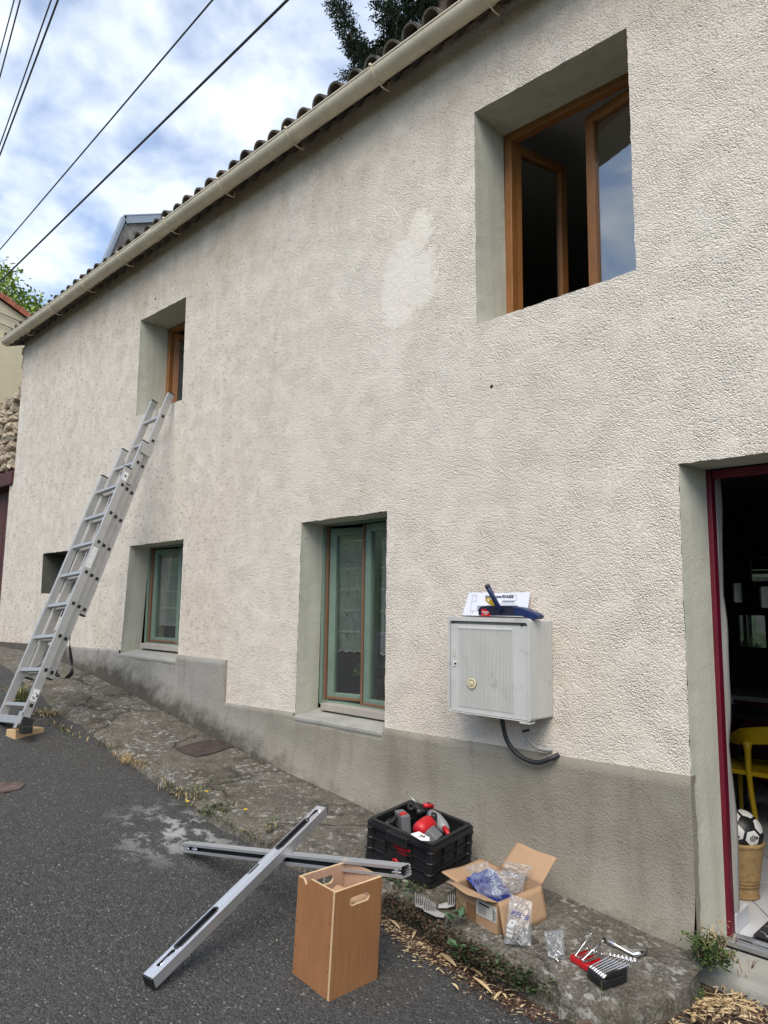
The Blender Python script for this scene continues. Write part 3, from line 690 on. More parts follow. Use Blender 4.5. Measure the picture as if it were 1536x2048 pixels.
# ground floor middle: green, leaves ajar
wframe(-3.945, -3.10, .76, 2.03, .20, M['green'], .028, .055)
mb = MB(); mb.box((-3.905, .232, 1.395), (.022, .03, 1.21)); mb.build('frame_rebate', M['rawwood'], house)
T3a = sash(-3.888, .226, .385, .785, 1.985, RAD(13), 1, M['green'], botbare=True)
T3b = sash(-3.128, .212, .405, .775, 1.995, RAD(2.5), -1, M['green'], edge=1, botbare=True)
# ground floor left
wframe(-6.49, -5.505, 1.045, 1.985, .20, M['green'], .028, .055)
mb = MB(); mb.box((-6.445, .232, 1.515), (.03, .03, .88)); mb.build('frame_rebate', M['rawwood'], house)
T4a = sash(-6.425, .228, .46, 1.065, 1.945, RAD(7), 1, M['green'], botbare=True)
T4b = sash(-5.53, .212, .46, 1.06, 1.95, RAD(3), -1, M['green'], botbare=True)

# ---- the door opening
mb = MB(); mb.box((-1.246, .245, 1.062), (.024, .05, 2.045)); mb.box((-.72, .245, 2.066), (1.02, .05, .037))
mb.build('door_frame', M['red'], house, bevel=.005)
mb = MB(); mb.box((-.74, .22, .048), (1.0, .10, .022)); mb.box((-.74, .185, .064), (1.0, .012, .012)); mb.box((-.74, .24, .064), (1.0, .012, .012)); th = mb.build('threshold_strip', M['steel'], house, bevel=.002)
p_ = atz(1483, 1889, .063); mb = MB(); mb.box((p_.x, .212, .0605), (.05, .014, .004)); mb.build('drain_slot', M['dark'], th)
mb = MB(); mb.smooth = False
mb.prism([(-.055, -.10), (-.05, -.005), (-.03, .016), (.165, .037), (.165, -.2), (-.055, -.2)], -1.30, .3, Matrix(((0, 0, 1, 0), (1, 0, 0, 0), (0, 1, 0, 0), (0, 0, 0, 1))))
mb.prism([(-.13, -.12), (-.12, -.065), (-.0, -.055), (-.0, -.25), (-.13, -.25)], -1.22, .3, Matrix(((0, 0, 1, 0), (1, 0, 0, 0), (0, 1, 0, 0), (0, 0, 0, 1))))
mb.build('doorstep', M['sill'], house, bevel=.012)
# inner stone jamb, whitewashed and bulging
g = []
for i in range(40):
    z = .04+2.05*i/39; row = []
    for k in range(7):
        t = k/6; y = .27+.10*t
        row.append((-1.252-.004*t+.012*noise.noise((z*3.2, t*2, 0))+.014*math.sin(t*math.pi/2)*abs(math.sin(z*4.1+.6*noise.noise((z*2, 0, 0)))), y, z))
    row.append((-1.36, .40, z)); g.append(row)
mb = MB(); mb.smooth = True; mb.sheet(g); jamb = mb.build('inner_jamb', M['roomwall'], house)
p_ = W(1441, 1330, .35); mb = MB(); mb.box((p_.x+.012, .35, p_.z), (.02, .08, .08)); mb.build('light_switch', M['white'], jamb, bevel=.006)

# ---- rooms behind the openings
def room(x0, x1, y0, y1, z0, z1, wall, flo, cei='ceil', nm='room'):
    mb = MB(); mb.add([(x0, y0, z0), (x0, y1, z0), (x0, y1, z1), (x0, y0, z1)], [(0, 1, 2, 3)]); mb.add([(x1, y0, z0), (x1, y1, z0), (x1, y1, z1), (x1, y0, z1)], [(3, 2, 1, 0)])
    mb.add([(x0, y1, z0), (x1, y1, z0), (x1, y1, z1), (x0, y1, z1)], [(0, 1, 2, 3)]); mb.build('room_wall', M[wall], house)
    mb = MB(); mb.box(((x0+x1)/2, (y0+y1)/2, z1+.02), (x1-x0, y1-y0, .04)); mb.build('room_ceiling', M[cei], house)
    mb = MB(); mb.box(((x0+x1)/2, (y0+y1)/2, z0-.02), (x1-x0, y1-y0, .04)); mb.build('room_floor', M[flo], house)
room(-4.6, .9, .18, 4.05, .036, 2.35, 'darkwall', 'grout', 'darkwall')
room(-9.5, -4.7, .18, 3.25, .6, 2.4, 'roomwall', 'grout')
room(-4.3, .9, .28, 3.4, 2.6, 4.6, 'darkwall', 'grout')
room(-9.5, -4.4, .28, 3.4, 2.6, 4.6, 'roomwall', 'grout')
# white floor tiles laid diagonally, each its own piece
tm = None; ci, si = math.cos(RAD(38)), math.sin(RAD(38)); ts = .333
for i in range(-8, 9):
    for j in range(-2, 15):
        cx, cy = -1.30+ts*(i*ci-j*si), .45+ts*(i*si+j*ci)
        if not (-2.3 < cx < -.4 and .42 < cy < 3.9): continue
        if tm is None:
            mb = MB(); mb.box((0, 0, 0), (ts-.006, ts-.006, .006), Matrix.Rotation(RAD(38), 4, 'Z')); o = mb.build('floor_tile', M['floortile'], house, world=False); tm = o.data
        else:
            o = bpy.data.objects.new('floor_tile', tm); COL.objects.link(o); o.parent = house; WM[o] = WM[house]
        o.location = Vector((cx, cy, .041))-WM[house].translation
mb = MB(); mb.box((-1.262, .385, .085), (.045, .17, .085)); mb.build('skirting', M['floortile'], house, bevel=.008)

# ---- roof of corrugated sheets, gutter and brackets
PER = .177; XC = -3.148; PITCH = math.tan(RAD(19))
def crest(x): return 4.922+.022*(x+3)
sheets = 0; x = XC-PER*38.25
while x < 1.0:
    n = 5*8+3; dz = .004*random.uniform(-1, 1)+(.007 if sheets % 2 else 0); y0 = -.145+.012*random.uniform(-1, 1); g1 = []; g2 = []
    for r_ in range(3):
        yy = y0+r_*2.1; a = []; b = []
        for k in range(n+1):
            xx = x+PER*k/8; c = math.cos(2*math.pi*(xx-XC)/PER); c = .029*(c+.12*math.cos(4*math.pi*(xx-XC)/PER))
            z = crest(xx)-.0255+c+dz+(yy+.145)*PITCH
            a.append((xx, yy, z)); b.append((xx, yy+.002, z-.0075))
        g1.append(a); g2.append(b)
    mb = MB(); mb.smooth = True; mb.sheet(g1); mb.sheet(g2, flip=True); mb.smooth = False; mb.sheet([g1[0], g2[0]], flip=True)
    mb.build('roof_sheet', M['fibro'], house); x += 5*PER; sheets += 1
# canal tiles laid over every wave: the first two courses, whose round ends show above the gutter
tms = []
for q in range(5):
    rr = random.Random(90+q); mb = MB(); mb.smooth = True; g1 = []; g2 = []
    for u in (0, .03, .25, .46):
        ww, hh = .080-.012*u/.46+rr.uniform(-.002, .002), .116-.014*u/.46+rr.uniform(-.003, .003)
        g1.append([(-ww*math.cos(math.pi*k/14)*(1+.04*math.sin(math.pi*k/14)), u, hh*math.sin(math.pi*k/14)**.85-.02*(k in (0, 14))) for k in range(15)])
        g2.append([(-(ww-.013)*math.cos(math.pi*k/14), u+.001, (hh-.014)*math.sin(math.pi*k/14)**.85-.02*(k in (0, 14))) for k in range(15)])
    mb.sheet(g1); mb.sheet(g2, flip=True); mb.smooth = False; mb.sheet([g1[0], g2[0]], flip=True)
    o = mb.build('roof_tile', M['fibro'], house, world=False); tms.append(o.data)
    if q: bpy.data.objects.remove(o)
    else: tile0 = o
RT_ = random.Random(77); used0 = False
for row in (0, 1):
    for n in range(-23, 39):
        xx = XC-PER*n
        if not -9.9 < xx < 1: continue
        if not used0: o = tile0; used0 = True
        else:
            o = bpy.data.objects.new('roof_tile', RT_.choice(tms)); COL.objects.link(o); o.parent = house; WM[o] = WM[house]
        o.location = Vector((xx+RT_.uniform(-.006, .006), -.150+.36*row+RT_.uniform(-.012, .012), 4.938+.022*(xx+3)+.36*PITCH*row+.012*row+RT_.uniform(-.004, .004)))-WM[house].translation
        o.rotation_euler = (math.atan(PITCH), RT_.uniform(-.04, .04), RT_.uniform(-.035, .035))
mb = MB(); mb.add([(-9.7, .05, 5.0), (-9.7, 4.2, 5.9), (-9.7, 4.2, -1), (-9.7, .05, -1)], [(0, 1, 2, 3)]); mb.add([(1.2, .05, 5.0), (1.2, 4.2, 6.3), (1.2, 4.2, -1), (1.2, .05, -1)], [(3, 2, 1, 0)]); mb.add([(-9.7, 4.2, -1), (1.2, 4.2, -1), (1.2, 4.2, 6.3), (-9.7, 4.2, 5.9)], [(0, 1, 2, 3)])
mb.build('end_wall', M['stone'], house)
GR, GY = .067, -.172
def gz(x): return 4.862+.0135*(x+4.4)
g = []; gi = []
xs_ = [-9.87+.2*i for i in range(54)]
for x in xs_:
    row = []
    for k in range(19):
        a = math.pi*k/18; row.append((x, GY-GR*math.cos(a), gz(x)-GR*math.sin(a)))
    g.append(row)
mb = MB(); mb.smooth = True; mb.sheet(g, flip=True); mb.sheet([[(p[0], GY+(p[1]-GY)*.955, gz(p[0])+(p[2]-gz(p[0]))*.955) for p in r] for r in g])
mb.tube([(x, GY-GR+.002, gz(x)+.002) for x in xs_], .008, 8); mb.tube([(x, GY+GR, gz(x)+.004) for x in xs_], .006, 6)
gut = mb.build('gutter', M['pvc'], house)
# end cap
mb = MB(); n = 18; c0 = [(-9.874, GY-GR*1.03*math.cos(math.pi*k/n), gz(-9.87)-GR*1.03*math.sin(math.pi*k/n)) for k in range(n+1)]
mb.add(c0+[(-9.852, p[1], p[2]) for p in c0], [tuple(range(n+1))]+[(i, i+1, n+2+i, n+1+i) for i in range(n)]); mb.build('end_cap', M['pvc'], gut)
def collar(x, w, R_, nm):
    mb = MB(); mb.smooth = True
    ks = [math.pi*k/18 for k in range(19)]
    mb.sheet([[(xx, GY-R_*math.cos(a), gz(xx)-R_*math.sin(a)) for a in ks] for xx in (x-w/2, x+w/2)], flip=True)
    mb.sheet([[(x+s*w/2, GY-r_*math.cos(a), gz(x)-r_*math.sin(a)) for a in ks] for s in (-1,) for r_ in (GR, R_)], flip=False); mb.sheet([[(x+w/2, GY-r_*math.cos(a), gz(x)-r_*math.sin(a)) for a in ks] for r_ in (GR, R_)], flip=True)
    return mb
for xb in [-2.19, -3.07, -3.948, -4.844, -5.705, -6.6, -7.454, -8.325, -9.218, -1.3, -.4]:
    mb = collar(xb, .024, GR+.006, 'b')
    z = gz(xb); yb = GY+.035
    mb.tube([(xb, GY-GR-.004, z), (xb, GY-GR-.006, z+.018)], .010, 6)
    mb.tube([(xb, GY-.005, z-GR-.006), (xb, GY+.055, z-GR-.016), (xb, GY+.10, z-GR-.010), (xb, GY+.095, z-.012)], .0055, 6)
    mb.build('gutter_bracket', M['pvc'], gut)
collar(-5.98, .11, GR+.004, 'j').build('gutter_joint', M['pvc'], gut)
# ------------------------------------------------------------ neighbours, trees, cables
R3 = random.Random(3)
def stone_mesh(seed, sx, sy, sz):
    """a roughly broken block: chipped corners, flat facets"""
    r = random.Random(seed); bm = bmesh.new(); bmesh.ops.create_cube(bm, size=2); bmesh.ops.subdivide_edges(bm, edges=bm.edges[:], cuts=2, use_grid_fill=True)
    v = []
    for x in bm.verts:
        c = x.co.copy(); n_ = c.normalized(); c = c.lerp(n_*1.25, .45); c += Vector((r.uniform(-.20, .20), r.uniform(-.25, .25), r.uniform(-.22, .22)))
        v.append((c.x*sx, c.y*sy, c.z*sz))
    f = [[y.index for y in p.verts] for p in bm.faces]; bm.free(); return v, f
gar = thing('garage', 'rubble stone garage with dark red beam and boarded door beside the house', 'garage', (-11.5, .2, 1))
mb = MB(); mb.box((-12.0, .32, 3.55), (4.5, .5, .98)); mb.build('wall', M['mortar'], gar)
sms = []
for i in range(12):
    v, f = stone_mesh(i, .11, .075, .058); me = bpy.data.meshes.new('stone'); me.from_pydata(v, [], f); me.materials.append(M['stone']); sms.append(me)
z = 3.13; row = 0
while z < 4.02:
    h = R3.uniform(.10, .135); x = -9.80-R3.uniform(0, .1)
    while x > -11.1:
        w = R3.uniform(.15, .25)
        o = bpy.data.objects.new('stone', R3.choice(sms)); COL.objects.link(o); o.parent = gar; WM[o] = WM[gar]
        o.location = Vector((x-w/2+.06, .065+R3.uniform(-.02, .015), z+h/2))-WM[gar].translation; o.scale = (w/.235*R3.uniform(.75, 1.05), R3.uniform(.7, 1.2), h/.118*R3.uniform(.7, 1.1)); o.rotation_euler = (R3.uniform(-.2, .2), R3.uniform(-.28, .12), R3.uniform(-.2, .2)); x -= w+.012
    z += h+.008; row += 1
mb = MB(); mb.prism([(-9.735, 2.90), (-9.72, 3.08), (-13, 3.12), (-13, 2.93)], -.03, .22, Matrix(((1, 0, 0, 0), (0, 0, 1, 0), (0, 1, 0, 0), (0, 0, 0, 1)))); mb.build('lintel', M['darkred'], gar, bevel=.012)
for i in range(26):
    x = -9.80-.118*i; mb = MB(); zt = 2.91; zg = zb(x)-.05
    mb.box((x-.056, .15+.004*R3.random(), (zt+zg)/2), (.110, .03, zt-zg)); mb.build('plank', M['darkred'], gar, bevel=.004)
mb = MB(); mb.box((-9.765, .12, 1.9), (.07, .14, 2.2)); mb.build('door_jamb', M['darkred'], gar)
for i in range(9):
    o = bpy.data.objects.new('stone', R3.choice(sms)); COL.objects.link(o); o.parent = gar; WM[o] = WM[gar]
    o.location = Vector((-9.735, .10+R3.uniform(-.02, .03), 4.12+.092*i))-WM[gar].translation; o.scale = (.5, 1, .9)
# dry growth on top of the wall
mb = MB()
for i in range(420):
    x = -9.8-R3.random()*1.5; b = Vector((x, .06+R3.random()*.4, 4.0+.05*R3.random())); L = R3.uniform(.04, .13) if R3.random() < .93 else R3.uniform(.15, .3)
    d = Vector((R3.uniform(-.7, .7), R3.uniform(-.9, .5), 1)).normalized(); w = d.cross(Vector((R3.random()-.5, R3.random()-.5, .1))).normalized()*R3.uniform(.006, .02)
    mb.mi = R3.choice((0, 0, 1)); mb.add([b-w, b+w, b+d*L+w*.3+Vector((0, 0, -.01))], [(0, 1, 2)])
tag(mb.build('dry_weeds', [M['mulch'], M['drygrass']]), 'dry brown weeds growing along the top of the stone wall', 'weeds', kind='stuff')

ch = thing('cream_house', 'cream rendered house with red clay tiled gable behind the stone garage', 'house', (-20, 3, 1))
XH = -18.0; s_ = (8.219-8.505)/(2.716-2.109)
gz_ = lambda y: 8.505+s_*(y-2.109)
mb = MB(); mb.prism([(-.6, -2), (8, -2), (8, gz_(8)-.02), (-.6, gz_(-.6)-.02)], XH-9, XH, Matrix(((0, 0, 1, 0), (1, 0, 0, 0), (0, 1, 0, 0), (0, 0, 0, 1)))); mb.build('wall', M['creamwall'], ch)
sl_ = Vector((0, 1, s_)).normalized()
for i in range(20):
    y = -.7+.36*i; b = Vector((XH-.03, y, gz_(y)+.075)); mb = MB()
    T = Matrix.Translation(b) @ frame_from(sl_).to_4x4()
    mb.smooth = True
    mb.sheet([[(u*.40, -.12*math.cos(a)*(1-.12*u), .09*math.sin(a)*(1-.12*u)+.03*(1-u)) for a in [math.pi*k/8 for k in range(9)]] for u in (0, 1)], T, flip=True); mb.smooth = False
    mb.box((.19, .10, -.03), (.38, .02, .09), T); mb.box((.19, -.13, -.02), (.38, .02, .12), T)
    mb.build('roof_tile', M['tile'], ch)
mb = MB(); mb.add([(XH, -.7, gz_(-.7)+.05), (XH, 8, gz_(8)+.05), (XH-9, 8, gz_(8)+.05), (XH-9, -.7, gz_(-.7)+.05)], [(0, 1, 2, 3)]); mb.build('roof', M['tile'], ch)
for i, (a, b) in enumerate((((-30, 613), (50, 647)), ((-30, 634), (26, 658)))):
    mb = MB(); mb.tube([atx(*a, XH+.05), atx(*b, XH+.05), atx(b[0]+60, b[1]+26, XH+.05)], .012, 5)
    tag(mb.build('wall_cable', M['wire']), ('upper' if i == 0 else 'lower')+' thin dark cable clipped across the cream house wall', 'cable', 'cables on the cream wall')

gb = thing('grey_building', 'tall rough grey gable with zinc edging rising behind the corrugated roof', 'building', (-14.5, 5, 1))
XG = -13.0; poly = [(2.2, 3), (2.30, 7.6), (2.714, 8.90), (3.57, 9.29), (5.4, 10.0), (7.5, 9.2), (7.5, 3)]
mb = MB(); mb.prism(poly, XG-4, XG, Matrix(((0, 0, 1, 0), (1, 0, -.62, -.62*13), (0, 1, 0, 0), (0, 0, 0, 1)))); mb.build('wall', M['greyrender'], gb)
def coping(p, q, w, nm):
    a, b = Vector((XG, p[0], p[1])), Vector((XG, q[0], q[1])); d = b-a; T = Matrix.Translation(a) @ frame_from(d).to_4x4(); mb = MB()
    sd_ = -1 if (T.to_3x3() @ Vector((0, 1, 0))).x < 0 else 1      # +x side of the edge
    mb.box((d.length/2, -sd_*.03, .012), (d.length+.02, .16, .02), T); mb.box((d.length/2, sd_*.035, -w/2+.01), (d.length+.02, .012, w), T); mb.build(nm, M['zinc'], gb)
coping(poly[1], poly[2], .05, 'edge_flashing'); coping(poly[2], poly[3], .15, 'edge_flashing'); coping(poly[3], poly[4], .15, 'edge_flashing')

def leafblade(mb, b, d, L, w, side=None, droop=0.0):
    d = d.normalized(); s = (side or d.cross(Vector((0.13, 0.21, 1)))).normalized()*w/2
    m_ = b+d*L*.45+Vector((0, 0, .04*L)); t = b+d*L-Vector((0, 0, droop*L))
    mb.add([b, m_-s, t, m_+s], [(0, 1, 2), (0, 2, 3)])
# conifer behind the roof
cf = thing('conifer_tree', 'dark green conifer with drooping feathery branches showing above the roof', 'tree', (-9.6, 8.3, .5))
mb = MB(); mb.tube([(-9.6, 8.3, .3), (-9.6, 8.3, 8), (-9.55, 8.3, 15), (-9.5, 8.3, 22)], [.32, .24, .14, .03], 10); mb.build('trunk', M['bark'], cf)
RC = random.Random(11); mb = MB(); tw = MB()
def spray(path, spread, n, yoff=0, dens=1.0):
    P = [W(x, y, 8.0+yoff) for x, y in path]; tw.tube(P, [.035-.028*i/(len(P)-1) for i in range(len(P))], 5)
    segs = [(P[i], P[i+1]) for i in range(len(P)-1)]; tot = sum((b-a).length for a, b in segs)
    for k in range(int(n*tot*dens*1.35)):
        t = RC.random()*tot
        for a, b in segs:
            l = (b-a).length
            if t <= l: break
            t -= l
        c = a+(b-a)*(t/l); ax = (b-a).normalized()
        o = Vector((RC.gauss(0, 1), RC.gauss(0, 1), RC.gauss(0, .8))); o = (o-ax*o.dot(ax)*.5).normalized()*spread*RC.random()**.7
        q = c+o; d0 = (o.normalized()*.8+ax*.9+Vector((0, 0, -.25))).normalized(); L = RC.uniform(.14, .30)
        for j in range(7):
            u = j/7; s = q+d0*L*u; dd = (d0*.7+Vector((RC.uniform(-1, 1), RC.uniform(-1, 1), RC.uniform(-1, .7)))).normalized()
            leafblade(mb, s, dd, RC.uniform(.06, .12), .034)
spray([(745, 175), (728, 125), (708, 85), (690, 45), (666, -2)], .20, 105)
spray([(765, 95), (742, 118), (724, 105), (705, 90)], .20, 90)
spray([(790, 60), (752, 112), (722, 138), (692, 158)], .20, 85, .3)
spray([(815, 70), (785, 50), (768, 25), (758, 0)], .20, 90, .2)
spray([(905, -30), (850, -5), (810, 45), (778, 85), (752, 125)], .30, 110, .3)
spray([(880, -30), (830, -20), (800, 20), (785, 60)], .36, 110)
spray([(960, -40), (900, -15), (850, 40), (800, 90), (770, 125)], .45, 105, .5)
spray([(960, -60), (880, 0), (840, 30)], .45, 105, .6)
spray([(840, -60), (810, -40), (795, -10), (785, 25)], .33, 90, .6); spray([(900, -60), (830, -45), (790, -60)], .4, 60, .8)
for i in range(9):
    a = RC.uniform(0, 6.28); z = RC.uniform(5, 19)
    for s in (0, 1): pass
tw.build('branches', M['bark'], cf); cr_ = mb.build('crown', M['conif'], cf)
# broadleaf tree behind the cream house
bt = thing('leafy_tree', 'sunny yellow-green leafy tree rising behind the cream house roof', 'tree', (-26, 3.2, 1))
mb = MB(); mb.tube([(-26, 3.2, 0), (-26, 3.2, 5), (-25.7, 3.0, 8), (-25.4, 3.1, 11)], [.3, .25, .18, .05], 8); mb.build('trunk', M['bark'], bt)
mb = MB(); cc = Vector((-26.5, 3.3, 9.9)); RL = random.Random(5)
for i in range(230):
    u = Vector((RL.gauss(0, 1), RL.gauss(0, 1), RL.gauss(0, 1))).normalized(); r_ = RL.uniform(.55, 1)**.5
    k = 1+.20*noise.noise((u.x*2.2, u.y*2.2, u.z*2.2)); c = cc+Vector((u.x*3.2, u.y*3.4, u.z*3.0))*(r_*k*.93)
    for j in range(84):
        q = c+Vector((RL.gauss(0, .28), RL.gauss(0, .28), RL.gauss(0, .22))); d = Vector((RL.uniform(-1, 1), RL.uniform(-1, 1), RL.uniform(-.9, .4)))
        leafblade(mb, q, d, RL.uniform(.13, .24), RL.uniform(.07, .12), droop=.2)
mb.build('crown', M['treeleaf'], bt)
# overhead cables, level above the street
def cable(p, q, z, r, lab):
    a, b = atz(*p, z), atz(*q, z); d = b-a; A, B = a-d*2.2, b+d*2.6; mb = MB()
    mb.tube([A.lerp(B, t/24)-Vector((0, 0, .10*(1-(2*t/24-1)**2))) for t in range(25)], r, 6)
    return tag(mb.build('overhead_cable', M['wire']), lab, 'cable', 'overhead cables')
cable((0, 552), (553, 0), 6.3, .0125, 'thickest overhead cable, crossing the sky lowest and nearest the gutter')
cable((0, 488), (408, 0), 6.5, .0085, 'single overhead cable just above the thickest one')
for p, q, z, r, lab in (((0, 298), (110, 0), 6.8, .009, 'lower cable of the middle pair in the upper left sky'), ((0, 278), (97, 0), 6.95, .007, 'upper cable of the middle pair in the upper left sky'),
                        ((0, 142), (37, 0), 7.0, .007, 'lower cable of the pair at the top left corner'), ((0, 94), (25, 0), 7.15, .006, 'upper cable of the pair at the top left corner')):
    cable(p, q, z, r, lab)
# ------------------------------------------------------------ curtains and pots in the ground-floor windows
def curtain(T, x0, x1, z0, z1, y, lab, rows):
    mb = MB(); mb.smooth = True; n = 40; g = []
    for j in range(31):
        t = j/30; row = []
        for i in range(n+1):
            s = i/n; x = x0+(x1-x0)*s; scal = .010*abs(math.sin(s*math.pi*5)) if j == 0 else 0
            z = z0-scal+(z1-z0)*t
            row.append((x, y+.004*math.sin(s*21+3*t)+.004*noise.noise((s*8, t*3, 1)), z))
        g.append(row)
    mb.sheet(g, T)
    c = mb.build('curtain', M['lace']); tag(c, lab, 'curtain', 'lace curtains in the green windows')
    b = MB(); e = MB()
    for r_ in rows:
        z = z0+(z1-z0)*r_
        pts = [(x0+(x1-x0)*i/40, y-.006, z+.004*math.sin(i*.9)+.004*abs(math.sin(i*.45))) for i in range(41)]
        b.tube(pts, .0022, 4, T); b.tube([(p[0], p[1], p[2]-.010) for p in pts], .0015, 4, T)
        for k in range(2):
            xx = x0+(x1-x0)*(.32+.40*k); e.box((xx, y-.010, z-.030), (.006, .002, .022), T)
    b.tube([(x0+(x1-x0)*i/40, y, z0-.010*abs(math.sin(i/40*math.pi*5))) for i in range(41)], .003, 4, T)
    b.build('embroidery', M['white'], c); e.build('eyelet', M['dark'], c)
    r = MB(); r.tube([(x0-.01, y, z1), (x1+.01, y, z1)], .004, 6, T); r.build('curtain_rod', M['white'], c)
curtain(T3a, .012, .355, 1.13, 1.90, .056, 'white lace curtain behind the left leaf of the taller green window', (.17, .36, .55, .74))
curtain(T3b, -.30, -.02, 1.13, 1.89, .056, 'white lace curtain behind the right leaf of the taller green window', (.17, .36, .55, .74))
curtain(T4a, .012, .43, 1.24, 1.86, .056, 'white lace curtain in the smaller green window by the ladder', (.25, .5, .75))
def pot(name, lab, c, r, h, mat, nl, L, leafm, seed):
    t = thing(name, lab, 'potted plant', c); rr = random.Random(seed); mb = MB()
    T = Matrix.Translation(Vector(c)); mb.lathe([(0, 0), (r*.72, 0), (r*.95, h*.8), (r*1.08, h*.8), (r*1.08, h), (r*.95, h), (r*.92, h*.9), (0, h*.88)], 20, T); mb.build('pot', mat, t)
    f_ = MB()
    for i in range(nl):
        d = Vector((rr.gauss(0, .6), rr.gauss(0, .6), rr.uniform(.2, 1))).normalized(); s = Vector(c)+Vector((rr.gauss(0, r*.3), rr.gauss(0, r*.3), h*.9)); l = L*rr.uniform(.4, 1)
        f_.tube([s, s+d*l*.6, s+d*l+Vector((0, 0, -.1*l))], .002, 4)
        for k in range(6): leafblade(f_, s+d*l*rr.uniform(.4, 1), Vector((rr.uniform(-1, 1), rr.uniform(-1, 1), rr.uniform(-.5, .8))), rr.uniform(.03, .06), .022)
    f_.build('foliage', leafm, t); return t
mb = MB(); mb.box((-3.5, .40, .80), (.85, .22, .03)); mb.build('inner_sill', M['rawwood'], house)
pot('potted_plant', 'trailing green plant in a terracotta pot behind the left green pane', (-3.60, .40, .815), .075, .12, M['terra'], 26, .26, M['leafg'], 1)
pot('potted_plant', 'small plant in a white pot beside the terracotta pot', (-3.42, .42, .815), .045, .09, M['white'], 14, .14, M['leafg'], 2)

# ------------------------------------------------------------ meter box on the wall, its cables and what lies on it
mx0, mx1, mz0, mz1, my = -2.452, -1.948, .908, 1.392, -.20
met = thing('meter_box', 'weathered grey electricity meter box with ribbed door fixed to the wall', 'meter box', (-2.2, -.1, mz0))
mb = MB(); mb.box(((mx0+mx1)/2+.004, -.088, (mz0+mz1)/2), (mx1-mx0-.014, .176, mz1-mz0-.012)); mb.build('body', M['meter'], met, bevel=.008)
mb = MB(); v = rrect(mx0, mz0, mx1, mz1, .02); h_ = rrect(mx0+.014, mz0+.004, mx1-.014, mz1-.020, .012)
XZ = Matrix(((1, 0, 0, 0), (0, 0, -1, 0), (0, 1, 0, 0), (0, 0, 0, 1)))      # local (u, v, w) -> (x, -w, z)
plate(mb, v, [h_], .150, .208, XZ); mb.build('front_rim', M['meter'], met, bevel=.002)
mb = MB(); plate(mb, rrect(mx0+.017, mz0+.007, mx1-.017, mz1-.036, .010), [], .172, .200, XZ); door = mb.build('door', M['meter'], met, bevel=.003)
mb = MB()
for i in range(41):
    xx = mx0+.075+i*.0082; mb.box((xx, -.2008, (mz0+mz1)/2-.010), (.0044, .0052, mz1-mz0-.085))
rb = mb.build('ribbing', M['meter'], door); rb['kind'] = 'stuff'
mb = MB(); mb.box((mx0+.232, -.2015, mz1-.056), (.335, .006, .012)); mb.build('ribbing_border', M['meter'], door, bevel=.003)
p = W(943, 1367, -.206); T = Matrix.Translation(p) @ Matrix.Rotation(RAD(90), 4, 'X')
mb = MB(); mb.lathe([(0, .006), (.0125, .006), (.0135, .005), (.0135, -.003)], 28, T); mb.lathe([(.0155, -.003), (.0155, .0025), (.0265, .0025), (.0285, 0), (.0285, -.006)], 28, T); cap_ = mb.build('round_cap', M['cream'], door); mb = MB(); mb.lathe([(.0130, -.002), (.0160, -.002)], 28, T); mb.lathe([(.0285, -.0015), (.0305, -.003)], 28, T); mb.build('cap_groove', M['conduit'], cap_)
mb = MB(); q = W(909, 1328, -.2015); mb.box(q, (.020, .004, .022)); mb.build('lock', M['white'], door, bevel=.001)
mb = MB(); mb.lathe([(0, .001), (.006, .001), (.006, -.003)], 12, Matrix.Translation(W(910, 1327, -.2045)) @ Matrix.Rotation(RAD(90), 4, 'X')); mb.build('keyhole', M['dark'], door)
q = W(909, 1302, -.2015); mb = MB(); mb.box(q, (.014, .003, .05)); mb.tube([(q.x+.003, -.2035, q.z+.014), (q.x-.002, -.2035, q.z-.002), (q.x+.003, -.2035, q.z-.004), (q.x-.001, -.2035, q.z-.018)], .0009, 4); mb.build('warning_mark', M['meter'], door)
mb = MB(); mb.box((mx1-.035, -.185, mz0-.006), (.055, .05, .008)); mb.box((mx1-.44, -.19, mz0-.004), (.02, .03, .008)); mb.build('bottom_bracket', M['meter'], met, bevel=.002)
mb = MB(); mb.box((mx1-.046, -.203, mz1-.029), (.014, .006, .010)); mb.build('hinge_pin', M['dark'], met)
def corr(name, pts, r, pitch, mat, lab):
    """ribbed hose along a smooth path"""
    P = [Vector(p) for p in pts]; out = []
    for i in range(len(P)-1):
        p0, p1, p2, p3 = P[max(i-1, 0)], P[i], P[i+1], P[min(i+2, len(P)-1)]
        for k in range(14):
            t = k/14; out.append(.5*((2*p1)+(p2-p0)*t+(2*p0-5*p1+4*p2-p3)*t*t+(3*p1-p0-3*p2+p3)*t**3))
    out.append(P[-1]); L = 0; path = []; rad = []
    for i in range(len(out)-1):
        n = max(1, int((out[i+1]-out[i]).length/(pitch/2)))
        for k in range(n): path.append(out[i].lerp(out[i+1], k/n)); rad.append(r*(1 if len(path) % 2 else .86))
    mb = MB(); mb.tube(path, rad, 10); return tag(mb.build(name, mat), lab, 'cable')
corr('black_conduit', [W(1004, 1425, -.10), W(1006, 1450, -.10), W(1016, 1485, -.085), W(1040, 1512, -.07), W(1072, 1525, -.055), W(1100, 1518, -.045), W(1118, 1508, -.012)], .0125, .008, M['conduit'], 'black corrugated conduit looping from under the meter box into the wall')
corr('grey_conduit', [W(1046, 1440, -.07), W(1046, 1462, -.06), W(1058, 1482, -.05), W(1078, 1498, -.035)], .007, .1, M['gconduit'], 'thin grey pipe curving down beside the black conduit')
corr('pipe_stub', [W(1076, 1496, -.05), W(1090, 1499, -.035), W(1104, 1500, -.005)], .012, .008, M['gconduit'], 'short pale ribbed pipe stub entering the wall above the black conduit')
